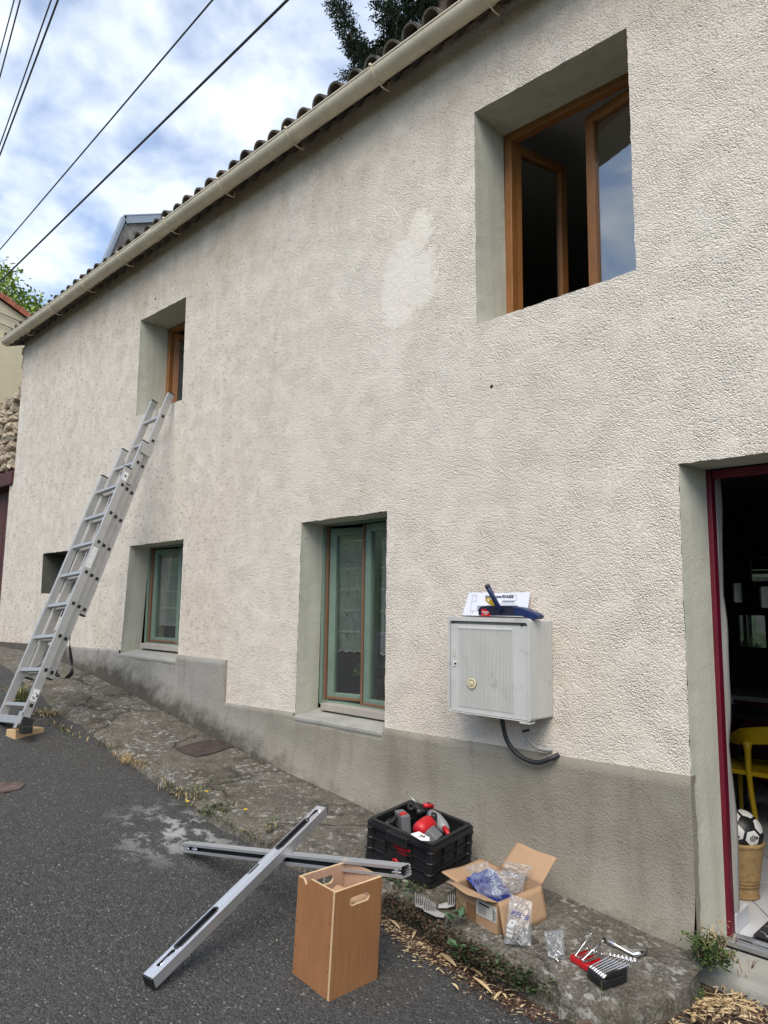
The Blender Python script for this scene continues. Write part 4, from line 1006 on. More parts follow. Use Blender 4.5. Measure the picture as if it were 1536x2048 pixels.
mb = MB(); mb.tube([W(1046, 1463, -.075), W(1058, 1460, -.07)], .006, 8); tag(mb.build('cable_clip', M['black']), 'small black clip holding the grey pipe under the meter box', 'clip')
# paper notice leaning on the wall
pz = mz1+.006
def papt(s, t):
    """s along, t up"""
    x0 = -2.462; wx = .392
    x = x0+wx*s; y = -.034+.024*t-.012*(1-t)*s; z = pz+.125*t-.004*math.sin(s*3)*t
    if s < .08: x -= (1-t)*.03*(1-s/.08)
    return Vector((x, y, z))
mb = MB(); mb.smooth = True; mb.sheet([[papt(i/16, j/8) for i in range(17)] for j in range(9)]); pap = mb.build('paper_notice', M['paper'])
tag(pap, 'white printed instruction sheet propped against the wall on the meter box', 'paper')
def pap_M(s, t):
    a = papt(s, t); u = (papt(s+.02, t)-a).normalized(); w = (papt(s, t+.05)-a).normalized(); n_ = u.cross(w).normalized(); w = n_.cross(u)
    o = a+n_*.0016; return Matrix(((u.x, w.x, n_.x, o.x), (u.y, w.y, n_.y, o.y), (u.z, w.z, n_.z, o.z), (0, 0, 0, 1)))
text_obj('heading', 'Notice de pose PRIVILÈGE', .0165, M['ink'], pap, pap_M(.52, .85), bold=.0003)
for s, t, b in ((.12, .80, '1'), (.74, .80, '4'), (.10, .12, '2')): text_obj('numeral', b, .012, M['ink'], pap, pap_M(s, t))
mb = MB()
def pl_line(s0, t0, s1, t1, r=.0008):
    a, b = pap_M(s0, t0).translation, pap_M(s1, t1).translation; mb.tube([a, b], r, 4)
pl_line(.28, .79, .76, .79, .0009)
for s0, t0, s1, t1 in ((.07, .88, .15, .88), (.07, .88, .07, .05), (.15, .88, .15, .62), (.07, .62, .15, .62), (.70, .90, .80, .90), (.70, .90, .70, .66), (.80, .90, .80, .66), (.70, .66, .80, .66), (.36, .52, .80, .52), (.36, .52, .36, .2), (.07, .2, .34, .2)): pl_line(s0, t0, s1, t1, .0005)
for k in range(6): pl_line(.17, .42-.035*k, .33-.02*(k % 3), .42-.035*k, .0006)
for k in range(3): pl_line(.58, .66-.03*k, .78, .66-.03*k, .0006)
mb.build('ruling', M['ink'], pap)
# navy tool on the box
nav = thing('hand_tool', 'navy blue hand tool with upright tube handle and red badge on the meter box', 'tool', (-2.1, -.14, pz))
yy = -.155
def px2(l, Y): return [(W(a, b, Y).x, W(a, b, Y).z) for a, b in l]
T2 = Matrix(((1, 0, 0, 0), (0, 0, 1, 0), (0, 1, 0, 0), (0, 0, 0, 1)))
mb = MB(); mb.prism(px2([(963, 1231), (962, 1220), (966, 1213), (980, 1211), (1030, 1211), (1034, 1215), (1034, 1232)], yy), yy-.028, yy+.028, T2); mb.build('body', M['navyd'], nav, bevel=.005)
mb = MB(); mb.prism(px2([(1034, 1232), (1034, 1213), (1048, 1215), (1078, 1227), (1083, 1231), (1082, 1237), (1076, 1239), (1066, 1239), (1050, 1232.5)], yy), yy-.03, yy+.026, T2); mb.build('nose', M['navy'], nav, bevel=.005)
a, b = W(1001, 1222, yy-.035), W(974, 1171, yy-.035); mb = MB(); mb.tube([a, a.lerp(b, .9), b], .0125, 16, caps=True); mb.build('tube_handle', M['navy'], nav)
mb = MB(); d = (b-a).normalized(); mb.tube([b-d*.018, b+d*.001], .0135, 16); mb.build('tube_end', M['navyd'], nav)
c = W(970, 1225, yy-.029); mb = MB(); v = [(c.x-.022, c.z+.018), (c.x+.004, c.z+.018), (c.x+.030, c.z-.004), (c.x+.032, c.z-.018), (c.x-.022, c.z-.018)]
mb.prism(v, yy-.0300, yy-.0275, T2); bd = mb.build('badge', M['toolred'], nav)
text_obj('badge_lettering', 'Milwaukee', .0098, M['white'], bd, WM[nav].inverted() @ (Matrix.Translation((c.x+.002, yy-.0308, c.z+.003)) @ Matrix.Rotation(RAD(90), 4, 'X')), shear=.3, bold=.0003)
mb = MB(); mb.add([(c.x-.018, yy-.0306, c.z-.008), (c.x+.02, yy-.0306, c.z-.004), (c.x+.004, yy-.0306, c.z-.008), (c.x+.026, yy-.0306, c.z-.011), (c.x-.006, yy-.0306, c.z-.0085)], [(0, 1, 2), (2, 3, 4)]); mb.build('badge_flash', M['white'], bd)
mb = MB(); pts = []
T = Matrix.Translation(W(979, 1202, -.11)) @ Matrix.Rotation(RAD(90), 4, 'X') @ Matrix.Rotation(RAD(-32), 4, 'Z')
out = [(p[0]*1.0, p[1]) for p in stadium(.008, 0, .068, .026, 8)]; plate(mb, out, [stadium(-.010, 0, .018, .012, 6)], -.004, .004, T)
tag(mb.build('yellow_handle', M['yellow'], bevel=.002), 'yellow plastic handle with an oval hole behind the navy tool', 'handle')

# ------------------------------------------------------------ ladder
UL = Vector((-.08, .3578, .9338)).normalized(); NL = Vector((0, -.9338, .3578)); NL = (NL-UL*NL.dot(UL)).normalized(); VL = UL.cross(NL)
P0 = Vector((-5.925, -.05, 3.27)); LM = Matrix(((VL.x, -NL.x, UL.x, P0.x), (VL.y, -NL.y, UL.y, P0.y), (VL.z, -NL.z, UL.z, P0.z), (0, 0, 0, 1)))
lad = thing('extension_ladder', 'three-section aluminium ladder leaning from the road to the upper left window', 'ladder', (-5.68, -1.1, .5))
LW = WM[lad].inverted() @ LM
def lbox(mb, c, s): mb.box(c, s, LM)
grid_u = [-2.817+.259*k for k in range(12)]
for wid, ye, u0, u1 in ((.435, -.125, -2.906, -.845), (.372, -.0625, -2.60, -.545), (.312, 0, -2.08, .015)):
    for s in (-1, 1):
        mb = MB(); xo = s*wid/2; xi = s*(wid/2-.022)
        # channel rail: web outside, two flanges inwards
        mb.box((xo-s*.002, ye, (u0+u1)/2), (.004, .060, u1-u0), LM); mb.box((xo-s*.014, ye-.0275, (u0+u1)/2), (.020, .005, u1-u0), LM); mb.box((xo-s*.014, ye+.0275, (u0+u1)/2), (.020, .005, u1-u0), LM); mb.box((xo-s*.0235, ye, (u0+u1)/2), (.003, .050, u1-u0), LM)
        r_ = mb.build('rail', M['alu'], lad, bevel=.0012)
        for u in (u1+.004, u0-.004):
            cp = MB(); cp.box((xo-s*.013, ye, u), (.030, .064, .012), LM); cp.build('rail_cap', M['black'], r_, bevel=.003)
        first_plug = None
        for u in grid_u:
            if u0+.03 < u < u1-.03:
                if first_plug is None:
                    pg = MB(); pg.box((xo+s*.0015, ye+.004, u), (.004, .024, .026), LM); first_plug = (pg.build('rung_plug', M['dark'], r_), u)
                else:
                    o = first_plug[0].copy(); COL.objects.link(o); o.parent = r_; WM[o] = WM[lad]; o.location = UL*(u-first_plug[1])
        if s > 0:
            fc = None
            for u in grid_u:
                if u0+.03 < u < u1-.03:
                    if fc is None:
                        rg = MB(); fr = rrect(-.0165, -.0175, .0165, .0175, .004, 2); hl = rrect(-.012, -.013, .012, .013, .003, 2)
                        plate(rg, fr, [hl], 0, .002, LM @ Matrix(((0, 0, 1, xo), (1, 0, 0, ye+.004), (0, 1, 0, u), (0, 0, 0, 1)))); fc = (rg.build('rung_collar', M['alu'], r_), u)
                    else:
                        o = fc[0].copy(); COL.objects.link(o); o.parent = r_; WM[o] = WM[lad]; o.location = UL*(u-fc[1])
    for u in grid_u:
        if u0+.03 < u < u1-.03:
            mb = MB(); mb.box((0, ye, u), (wid-.046, .030, .028), LM); mb.build('rung', M['alu'], lad, bevel=.004)
# guide brackets, stabiliser bar, rubber feet, stickers, strap
for x, y, u in ((.20, -.03, -.62), (.20, -.09, -.93), (-.20, -.03, -.66), (-.22, -.09, -.97)):
    mb = MB(); mb.box((x, y, u), (.005, .10, .07), LM); mb.build('guide_bracket', M['alu'], lad, bevel=.001)
for u in (-1.262, -2.298, -2.557):
    mb = MB(); mb.tube([LM @ Vector((-.17, -.06, u+.02)), LM @ Vector((-.15, -.02, u+.10)), LM @ Vector((-.09, -.03, u+.09))], .006, 6); mb.build('rung_hook', M['alu'], lad)
mb = MB(); mb.box((-.10, -.125, -2.93), (.76, .075, .055), LM); mb.box((.205, -.165, -2.93), (.05, .006, .12), LM); bar = mb.build('stabiliser_bar', M['alu'], lad, bevel=.004)
ft = LM @ Vector((.275, -.125, -2.95)); mb = MB(); mb.box((.272, -.125, -2.945), (.022, .08, .085), LM); mb.box(ft+Vector((.005, .0, -.035)), (.05, .075, .05)); mb.build('rubber_foot', M['rubber'], bar, bevel=.006)
mb = MB(); mb.box((-.472, -.125, -2.945), (.022, .08, .085), LM); mb.build('rubber_foot', M['rubber'], bar, bevel=.006)
def stk(u, h, w, mk):
    T = LM @ Matrix(((0, 0, 1, .2182), (1, 0, 0, -.125), (0, 1, 0, u), (0, 0, 0, 1)))
    mb = MB(); mb.box((0, 0, 0), (w, h, .0012), T); s_k = mb.build('sticker', M['white'], lad)
    b = MB(); rr = random.Random(int(u*100))
    if mk == 'pict':
        for i in range(9):
            for j in range(3): b.box((-.014+.013*j, -h*.42+i*h/9.6, .0012), (rr.uniform(.004, .009), rr.uniform(.004, .011), .0008), T)
    elif mk == 'bar':
        for i in range(6): b.box((0, -.008+i*.0036, .0012), (.018, .0018, .0008), T)
    else:
        for i in range(10): b.box((rr.uniform(-.02, .02), rr.uniform(-h*.4, h*.2), .0012), (rr.uniform(.004, .012), rr.uniform(.004, .012), .0008), T)
    b.build('sticker_print', M['meter'] if mk == 'pict' else (M['ink'] if mk == 'bar' else M['rust2']), s_k)
stk(-.925, .075, .040, 'bar'); stk(-1.66, .17, .044, 'pict'); stk(-2.745, .085, .046, 'worn')
def ribbon(pts, w, mat, name, par, wd_=(1, 0, 0)):
    P = [Vector(p) for p in pts]; out = []
    for i in range(len(P)-1):
        p0, p1, p2, p3 = P[max(i-1, 0)], P[i], P[i+1], P[min(i+2, len(P)-1)]
        for k in range(8):
            t = k/8; out.append(.5*((2*p1)+(p2-p0)*t+(2*p0-5*p1+4*p2-p3)*t*t+(3*p1-p0-3*p2+p3)*t**3))
    out.append(P[-1]); mb = MB(); mb.smooth = True; g = []
    for i, p in enumerate(out):
        a = Vector(wd_).normalized()*w/2; a.rotate(Matrix.Rotation(.9*math.sin(i*.17), 3, 'Z')); g.append((p-a, p+a))
    mb.sheet(g); return mb.build(name, mat, par, solid=.002)
YS = -.66
ribbon([W(130, 1226, -.86), W(135, 1231, -.84), W(139, 1258, -.80), W(140, 1298, -.78), W(144, 1328, -.76), W(143, 1345, -.76), W(134, 1356, -.76)], .042, M['web'], 'strap', lad)
ribbon([W(114, 1278, -.86), W(122, 1274, -.86), W(128, 1280, -.84), W(124, 1303, -.82), W(111, 1326, -.80), W(111, 1343, -.79), W(117, 1354, -.78)], .036, M['web'], 'strap', lad)
mb = MB(); q = W(128, 1227, -.87); mb.box(q, (.02, .03, .02)); mb.build('strap_buckle', M['black'], lad, bevel=.003)
# pine offcut packing up the foot
a, b = G(30, 1478), G(87, 1464); yb_ = math.atan2(b.y-a.y, b.x-a.x); mid = (a+b)/2
bl = MB(); hz_ = (ft.z-.06)-mid.z; hz_ = min(max(hz_, .045), .07); Lb = (b-a).length
TB = Matrix.Translation(mid+Vector((-math.sin(yb_)*.05, math.cos(yb_)*.05, 0))) @ Matrix.Rotation(yb_, 4, 'Z') @ Matrix.Rotation(RAD(3), 4, 'Y')
bl.box((0, 0, 0), (Lb, .105, .10), Matrix.Identity(4)); o = bl.build('wood_block', M['block'], bevel=.003); o.matrix_world = TB @ Matrix.Translation((0, 0, hz_-.05)); tag(o, 'short pine board offcut packing up the ladder foot', 'wood block')
# ------------------------------------------------------------ wooden box with hand holes
def plate2(mb, outer, holes, z0, z1, T, face=0, edge=1):
    v, f = fill(outer, holes); mb.mi = face
    mb.add([(a, b, z1) for a, b, _ in v], f, T); mb.add([(a, b, z0) for a, b, _ in v], [tuple(reversed(k)) for k in f], T); mb.mi = edge
    for lp in [outer]+holes:
        n = len(lp); mb.add([(a, b, z0) for a, b in lp]+[(a, b, z1) for a, b in lp], [(i, (i+1) % n, n+(i+1) % n, n+i) for i in range(n)], T)
def pose(org, yw, ax=0, ay=0): return Matrix.Translation(Vector(org)) @ rotm(RAD(yw), RAD(ax), RAD(ay)).to_4x4()
def XZm(o, yaxis=-1):   # local (u, v, w): u -> +x, v -> +z, w -> yaxis * y
    return Matrix(((1, 0, 0, o[0]), (0, 0, yaxis, o[1]), (0, 1, 0, o[2]), (0, 0, 0, 1)))
def YZm(o, xaxis=1):
    return Matrix(((0, 0, xaxis, o[0]), (1, 0, 0, o[1]), (0, 1, 0, o[2]), (0, 0, 0, 1)))
bw, bd_, bh, tk = .222, .245, .386, .010
wm = pose((-2.13, -1.281, .003), -1.5, 0, 3.4)
wbx = thing('wooden_box', 'tall open plywood box with oval hand hole standing on the asphalt', 'box', (0, 0, 0), None); wbx.matrix_world = wm; WM[wbx] = wm
mb = MB(); plate2(mb, [(-bw, 0), (-tk, 0), (-tk, bh), (-.145, bh), (-.172, bh-.030), (-.190, bh-.012), (-bw+.0, bh-.012)], [], 0, tk, XZm((0, tk, 0)), 0, 1); mb.build('front_panel', [M['ply'], M['plyedge']], wbx, world=False)
mb = MB(); plate2(mb, [(0, 0), (bd_, 0), (bd_, bh), (0, bh)], [stadium(bd_*.52, bh-.055, .105, .032, 8)], -tk, 0, YZm((0, 0, 0)), 0, 1); mb.build('side_panel', [M['ply'], M['plyedge']], wbx, world=False)
mb = MB(); plate2(mb, [(tk, 0), (bd_-tk, 0), (bd_-tk, bh-.012), (tk, bh-.012)], [stadium(bd_*.5, bh-.06, .105, .032, 8)], 0, tk, YZm((-bw, 0, 0)), 2, 1); mb.build('side_panel', [M['ply'], M['plyedge'], M['plyin']], wbx, world=False)
mb = MB(); plate2(mb, [(-bw, 0), (-tk, 0), (-tk, bh), (-bw, bh)], [], 0, tk, XZm((0, bd_, 0)), 2, 1); mb.build('back_panel', [M['ply'], M['plyedge'], M['plyin']], wbx, world=False)
mb = MB(); mb.box((-bw/2, bd_/2, .02), (bw-2*tk, bd_-2*tk, .01)); mb.build('floor_panel', M['plyin'], wbx, world=False)
for x, zs in ((-.212, (.03, .12, .21, .29)), (-.016, (.02, .10, .19, .27))):
    for z in zs:
        mb = MB(); mb.lathe([(0, .001), (.0022, .001), (.0022, -.001)], 8, Matrix.Translation((x, 0, z)) @ Matrix.Rotation(RAD(90), 4, 'X')); mb.build('screw', M['dark'], wbx, world=False)
mb = MB(); RW = random.Random(2); mb.smooth = True
g = [[(-.18+.022*i, .03+.022*j, .30+.03*noise.noise((i*.4, j*.4, 1))+(.045 if 2 < i < 5 else 0)*noise.noise((i, j, 5))) for i in range(8)] for j in range(9)]
mb.sheet(g, wm); tag(mb.build('crumpled_paper', M['card']), 'crumpled brown wrapping paper stuffed inside the wooden box', 'paper')

# ------------------------------------------------------------ the two aluminium profiles
def beam_obj(name, lab, cat, A, B, roll=0, dz=0):
    t = thing(name, lab, cat); d = B-A; Mx = Matrix.Translation(A) @ frame_from(d).to_4x4() @ Matrix.Rotation(roll, 4, 'X'); t.matrix_world = Mx; WM[t] = Mx; return t, d.length
A1 = atz(371, 1693, road_z(-3.5, -1.07)+.026); B1 = atz(812, 1742, .428)
b1, L1 = beam_obj('aluminium_channel', 'grey aluminium channel lying from the asphalt onto the wooden box', 'metal profile', A1, B1)
mb = MB(); hw, hh, th_ = .026, .022, .003
prof = [(-hw, -hh), (hw, -hh), (hw, hh), (-hw, hh), (-hw, hh*.42), (-hw+th_, hh*.42), (-hw+th_, hh-th_), (hw-th_, hh-th_), (hw-th_, -hh+th_), (-hw+th_, -hh+th_), (-hw+th_, -hh*.42), (-hw, -hh*.42)]
mb.prism(prof, 0, L1, Matrix(((0, 0, 1, 0), (1, 0, 0, 0), (0, 1, 0, 0), (0, 0, 0, 1)))); mb.build('channel', M['anod'], b1, world=False, bevel=.0008)
mb = MB(); mb.box((L1/2, .004, 0), (L1-.02, .003, .034)); mb.build('inner_web', M['dark'], b1, world=False)
for x in (.045, .115, L1-.03):
    mb = MB(); mb.tube([(x-.022, -hw+.004, -.002), (x+.022, -hw+.004, -.002)], .005, 8); mb.box((x, -hw+.008, 0), (.02, .012, .018)); mb.build('clamp_screw', M['chrome'], b1, world=False, bevel=.002)
mb = MB()
for z in (-.016, -.006, .006, .016): mb.box((L1+.002, hw-.004, z), (.008, .008, .005))
mb.build('end_teeth', M['alu2'], b1, world=False, bevel=.001)
A2 = atz(299, 1962, road_z(-2.6, -1.73)+.032)
d1 = (B1-A1).normalized(); best = None
for k in range(400):
    q = A1+d1*L1*k/400; x, y = proj(q+Vector((0, 0, .052)))
    e = abs(x-573)
    if best is None or e < best[0]: best = (e, q+Vector((0, 0, .052)))
Mx2 = best[1]; kk = 1
for k in range(100, 400):
    if proj(A2+(Mx2-A2)*k/100)[0] >= 643: kk = k/100; break
B2 = A2+(Mx2-A2)*kk
b2, L2 = beam_obj('aluminium_rail', 'bright aluminium rail with dark slots propped across the grey channel', 'metal profile', A2, B2)
hw2, hh2 = .029, .021
mb = MB(); mb.box((L2/2, -hw2+.0015, -.001), (L2, .003, hh2*2-.002)); mb.box((L2/2, hw2-.0015, -.001), (L2, .003, hh2*2-.002)); mb.box((L2/2, 0, -hh2+.0015), (L2, hw2*2-.006, .003)); mb.build('channel', M['alu2'], b2, world=False)
mb = MB(); holes = [stadium(L2*c, .004, l, w, 6) for c, l, w in ((.085, .085, .020), (.235, .215, .028), (.80, .215, .028), (.935, .085, .020))]
plate(mb, [(0, -hw2), (L2, -hw2), (L2, hw2), (L2*.60, hw2), (L2*.59, hw2-.017), (L2*.535, hw2-.017), (L2*.525, hw2), (0, hw2)], holes, hh2-.004, hh2); mb.build('top_face', M['alu2'], b2, world=False)
mb = MB()
for y in (-hw2+.006, -.012): mb.box((L2/2, y, hh2+.001), (L2, .0018, .002))
mb.box((L2*.26, hw2-.006, hh2+.001), (L2*.52, .004, .002)); mb.box((L2*.80, hw2-.006, hh2+.001), (L2*.40, .004, .002)); mb.build('top_ridges', M['chrome'], b2, world=False)
mb = MB(); mb.box((L2/2, 0, .004), (L2-.01, hw2*1.7, .004)); mb.build('slot_floor', M['black'], b2, world=False)
for c in (.235, .80):
    mb = MB(); plate(mb, stadium(L2*c, .004, .224, .034, 8), [stadium(L2*c, .004, .205, .021, 8)], hh2-.001, hh2+.002); mb.build('slot_grommet', M['rubber'], b2, world=False)
for c in (.085, .935):
    mb = MB(); mb.tube([(L2*c-.03, .004, .013), (L2*c+.03, .004, .013)], .004, 6); mb.box((L2*c, .004, .010), (.022, .012, .012)); mb.build('clamp_screw', M['chrome'], b2, world=False, bevel=.002)
for x, s in ((-.003, 0), (L2+.003, 1)):
    mb = MB(); mb.box((x, 0, 0), (.008, hw2*2-.002, hh2*2-.002)); mb.build('end_plug', M['black'], b2, world=False, bevel=.002)
mb = MB(); mb.lathe([(.006, 0), (.008, .002), (.010, 0)], 12, Matrix.Translation((L2-.03, -.012, hh2))); mb.build('eyelet', M['chrome'], b2, world=False)

# ------------------------------------------------------------ black crate and its contents
cw, cdp, chh = .392, .338, .205
cm = pose((-2.322, -.496, .143), 4.6, 3.6, 7.6)
crt = thing('tool_crate', 'black ribbed plastic tool crate standing on the pavement against the wall', 'crate'); crt.matrix_world = cm; WM[crt] = cm
tp = .012
def crate_wall(name, L, T, holes):
    mb = MB(); plate(mb, [(.0+.012, .012), (L-.012, .012), (L-.012, chh-.012), (.012, chh-.012)], holes, -.005, 0, T)
    o = mb.build(name, M['black'], crt, world=False); r = MB()
    hz = [h for h in (.062, .115, .165)]
    for z in hz:
        for a, b in ((.028, .105), (L-.115, L-.028)) if L > .36 else ((.028, L-.028),): r.box(((a+b)/2, z, .003), (b-a, .007, .009), T)
    for x in (.03, .11, L-.12, L-.03): r.box((x, chh/2, .004), (.008, chh-.03, .010), T)
    r.build('rib', M['black'], o, world=False, bevel=.0015)
    return o
fw = crate_wall('crate_wall', cw, XZm((-cw, .010, 0)), [])
crate_wall('crate_wall', cdp, YZm((-.010, 0, 0)), [stadium(cdp*.5, chh-.045, .13, .026)])
crate_wall('crate_wall', cdp, Matrix(((0, 0, -1, -cw+.010), (1, 0, 0, 0), (0, 1, 0, 0), (0, 0, 0, 1))), [stadium(cdp*.5, chh-.05, .15, .035)])
crate_wall('crate_wall', cw, Matrix(((1, 0, 0, -cw), (0, 0, 1, cdp-.010), (0, 1, 0, 0), (0, 0, 0, 1))), [])
mb = MB(); plate(mb, rrect(-cw, 0, 0, cdp, .02), [rrect(-cw+.02, .02, -.02, cdp-.02, .02)], chh-.016, chh); plate(mb, rrect(-cw-.012, -.012, .012, cdp+.012, .03), [rrect(-cw+.008, .008, -.008, cdp-.008, .02)], chh-.030, chh-.012); mb.build('rim', M['black'], crt, world=False, bevel=.004)
mb = MB(); mb.box((-cw/2, -.012, chh-.036), (.13, .02, .05)); mb.box((-cw*.5, -.004, chh-.016), (.10, .05, .018)); lip = mb.build('front_lip', M['black'], crt, world=False, bevel=.004); mb = MB()
for k in range(7): mb.box((-cw*.5-.036+.012*k, -.002, chh-.005), (.005, .044, .006))
mb.build('lip_slot', M['rubber'], lip, world=False)
mb = MB(); plate(mb, rrect(-cw-.012, -.014, .012, cdp+.012, .03), [], .0, .022); plate(mb, rrect(-cw-.004, -.006, .004, cdp+.004, .03), [], .022, .034); mb.build('base', M['black'], crt, world=False, bevel=.004)
for x in (-cw+.012, -.012):
    for y in (.012, cdp-.012):
        mb = MB(); mb.lathe([(.020, .03), (.020, chh-.02)], 12, Matrix.Translation((x, y, 0)))
        for z in (.062, .115, .165): mb.lathe([(.020, z-.006), (.0245, z-.004), (.0245, z+.004), (.020, z+.006)], 12, Matrix.Translation((x, y, 0)))
        mb.build('corner_post', M['black'], crt, world=False)
mb = MB(); plate(mb, [(-cw*.5-.075, .034), (-cw*.5+.075, .034), (-cw*.5+.075, .07), (-cw*.5+.05, .10), (-cw*.5-.05, .10), (-cw*.5-.075, .07)], [stadium(-cw*.5, .055, .07, .03)], 0, .010, XZm((0, .002, 0))); lt = mb.build('latch_plate', M['black'], crt, world=False, bevel=.003)
mb = MB(); mb.tube([(-cw*.5-.018, -.012, .05), (-cw*.5-.016, -.014, .066), (-cw*.5, -.014, .071), (-cw*.5+.014, -.014, .062)], .006, 6); mb.build('latch_tab', M['toolred'], lt, world=False)
logo = Matrix.Translation((-cw*.47, .0012, chh-.072)) @ Matrix.Rotation(RAD(90), 4, 'X')
mb = MB(); mb.box((0, 0, 0), (.13, .055, .002), logo @ Matrix.Translation((0, -.005, -.002))); lp_ = mb.build('logo_panel', M['black'], crt, world=False)
text_obj('logo_lettering', 'Milwaukee', .026, M['toolred'], lp_, logo, shear=.3, bold=.0008); text_obj('logo_lettering', 'PACKOUT', .013, M['toolred'], lp_, logo @ Matrix.Translation((.012, -.030, 0)), shear=.2)
mb = MB(); mb.add([(-.05, -.012, 0), (.052, -.010, 0), (.01, -.017, 0), (.045, -.022, 0), (-.03, -.0155, 0)], [(0, 4, 2), (0, 2, 1), (2, 4, 3)], logo); mb.build('logo_flash', M['toolred'], lp_, world=False)
def CP(x, y, z): return cm @ Vector((x, y, z))
zt_ = CP(-cw/2, cdp/2, chh).z
def cz(px, py, dz=0): return atz(px, py, zt_+dz)
# hammer drill
hd = thing('hammer_drill', 'red and grey cordless hammer drill lying in the black crate', 'power tool', CP(-.15, .2, .12))
c = cz(846, 1656, -.02); ax = (cz(836, 1660, -.03)-cz(868, 1636, 0)).normalized()
mb = MB(); T = Matrix.Translation(c) @ frame_from(ax).to_4x4() @ Matrix.Rotation(RAD(90), 4, 'Y')
mb.lathe([(0, .046), (.022, .044), (.036, .034), (.041, .016), (.042, -.02), (.040, -.05), (.030, -.07)], 24, T); mb.build('motor_cap', M['toolred'], hd)
a, b = cz(862, 1628, .005), cz(893, 1660, -.03); mb = MB(); mb.tube([a, a.lerp(b, .35), a.lerp(b, .75), b], [.026, .034, .030, .020], 14); mb.build('gear_case', M['lgrey'], hd)
mb = MB(); q = cz(868, 1632, .028); mb.lathe([(0, .012), (.014, .012), (.016, 0), (.016, -.02)], 16, Matrix.Translation(q)); mb.box(q+Vector((0, 0, .012)), (.028, .008, .008)); mb.build('mode_dial', M['black'], hd)
mb = MB(); q = cz(866, 1671, -.03); T = Matrix.Translation(q) @ frame_from(cz(876, 1664, -.03)-cz(856, 1680, -.03), (.3, .2, 1)).to_4x4() @ Matrix.Rotation(RAD(18), 4, 'X'); mb.box((0, 0, 0), (.085, .065, .045), T); bt_ = mb.build('battery', M['toolgrey'], hd, bevel=.006)
mb = MB(); mb.box((-.0, -.034, -.004), (.078, .003, .018), T); mb.build('battery_stripe', M['toolred'], bt_); text_obj('battery_lettering', 'RED 5.0', .014, M['white'], bt_, WM[hd].inverted() @ T @ Matrix.Translation((0, -.0358, -.004)) @ Matrix.Rotation(RAD(90), 4, 'X'))
mb = MB(); a, b = cz(889, 1656, -.02), cz(898, 1670, -.035); mb.tube([a, b], [.014, .010], 8); mb.build('trigger', M['toolred'], hd)
a, b = cz(850, 1618, .02), cz(838, 1625, .012); mb = MB(); mb.tube([cz(858, 1612, .025), a, b, cz(832, 1612, .03)], [.020, .027, .027, .020], 14); mb.build('chuck', M['black'], hd)
mb = MB(); mb.tube([cz(848, 1611, .045), cz(866, 1612, .035)], [.012, .010], 10); mb.build('chuck_ring', M['toolred'], hd)
mb = MB(); q = cz(822, 1613, .045); Td = Matrix.Translation(q) @ (CAM-q).to_track_quat('Z', 'Y').to_matrix().to_4x4(); mb.lathe([(.009, .004), (.014, .008), (.0195, .004), (.020, -.006), (.018, -.03), (.010, -.05), (.009, -.01), (.009, .004)], 20, Td); mb.lathe([(0, -.012), (.0092, -.012)], 20, Td); mb.tube([q+(q-CAM).normalized()*.03, cz(842, 1618, .03)], .014, 10); mb.build('side_handle', M['rubber'], hd)
mb = MB(); mb.tube([cz(812, 1584, .09), cz(829, 1602, .055), cz(834, 1608, .04)], [.0025, .0025, .005], 6); tag(mb.build('drill_bit', M['steel']), 'thin steel drill bit sticking up out of the black crate', 'drill bit')
gc = thing('grey_case', 'dark grey upright tool case with a red catch in the black crate', 'tool case', CP(-.25, .2, .1))
q = cz(806, 1655, -.055); T = Matrix.Translation(q) @ Matrix.Rotation(RAD(-28), 4, 'Z') @ Matrix.Rotation(RAD(4), 4, 'X'); mb = MB(); mb.box((0, 0, 0), (.115, .05, .15), T); mb.build('shell', M['toolgrey'], gc, bevel=.008)
mb = MB(); mb.box((.03, -.006, .075), (.032, .035, .012), T); mb.build('catch', M['toolred'], gc, bevel=.003)
mb = MB(); mb.box((.0, -.027, -.02), (.08, .003, .05), T); mb.build('recess', M['black'], gc)
bt2 = thing('angle_grinder', 'black power tool lying in the left corner of the crate', 'power tool', CP(-.33, .15, .08)); mb = MB(); mb.tube([cz(760, 1662, -.07), cz(775, 1650, -.05), cz(788, 1640, -.04), cz(800, 1634, -.03)], [.022, .036, .034, .016], 14); mb.build('body', M['black'], bt2)
mb = MB(); mb.tube([cz(782, 1645, -.01), cz(797, 1630, -.005)], [.008, .010], 8); mb.build('handle', M['rubber'], bt2)
# slip of paper clipped on the crate edge
ps = [cz(821, 1668, .012), cz(838, 1663, .02), cz(859, 1675, .012), cz(859, 1682, .008), cz(842, 1681, .006)]
mb = MB(); mb.add(ps, [(0, 4, 3, 2, 1)]); sl_p = mb.build('paper_slip', M['white'], solid=.0015); tag(sl_p, 'small white slip with handwriting lying on the front edge of the crate', 'paper')
cpt = sum(ps, Vector())/5; ux = (ps[2]-ps[0]).normalized(); nz_ = (ps[1]-ps[0]).cross(ps[4]-ps[0]).normalized(); nz_ = nz_ if nz_.z > 0 else -nz_; uy = nz_.cross(ux)
text_obj('handwriting', '7A', .028, M['ink'], sl_p, Matrix(((ux.x, uy.x, nz_.x, cpt.x+nz_.x*.003), (ux.y, uy.y, nz_.y, cpt.y+nz_.y*.003), (ux.z, uy.z, nz_.z, cpt.z+nz_.z*.003), (0, 0, 0, 1))), shear=.2)

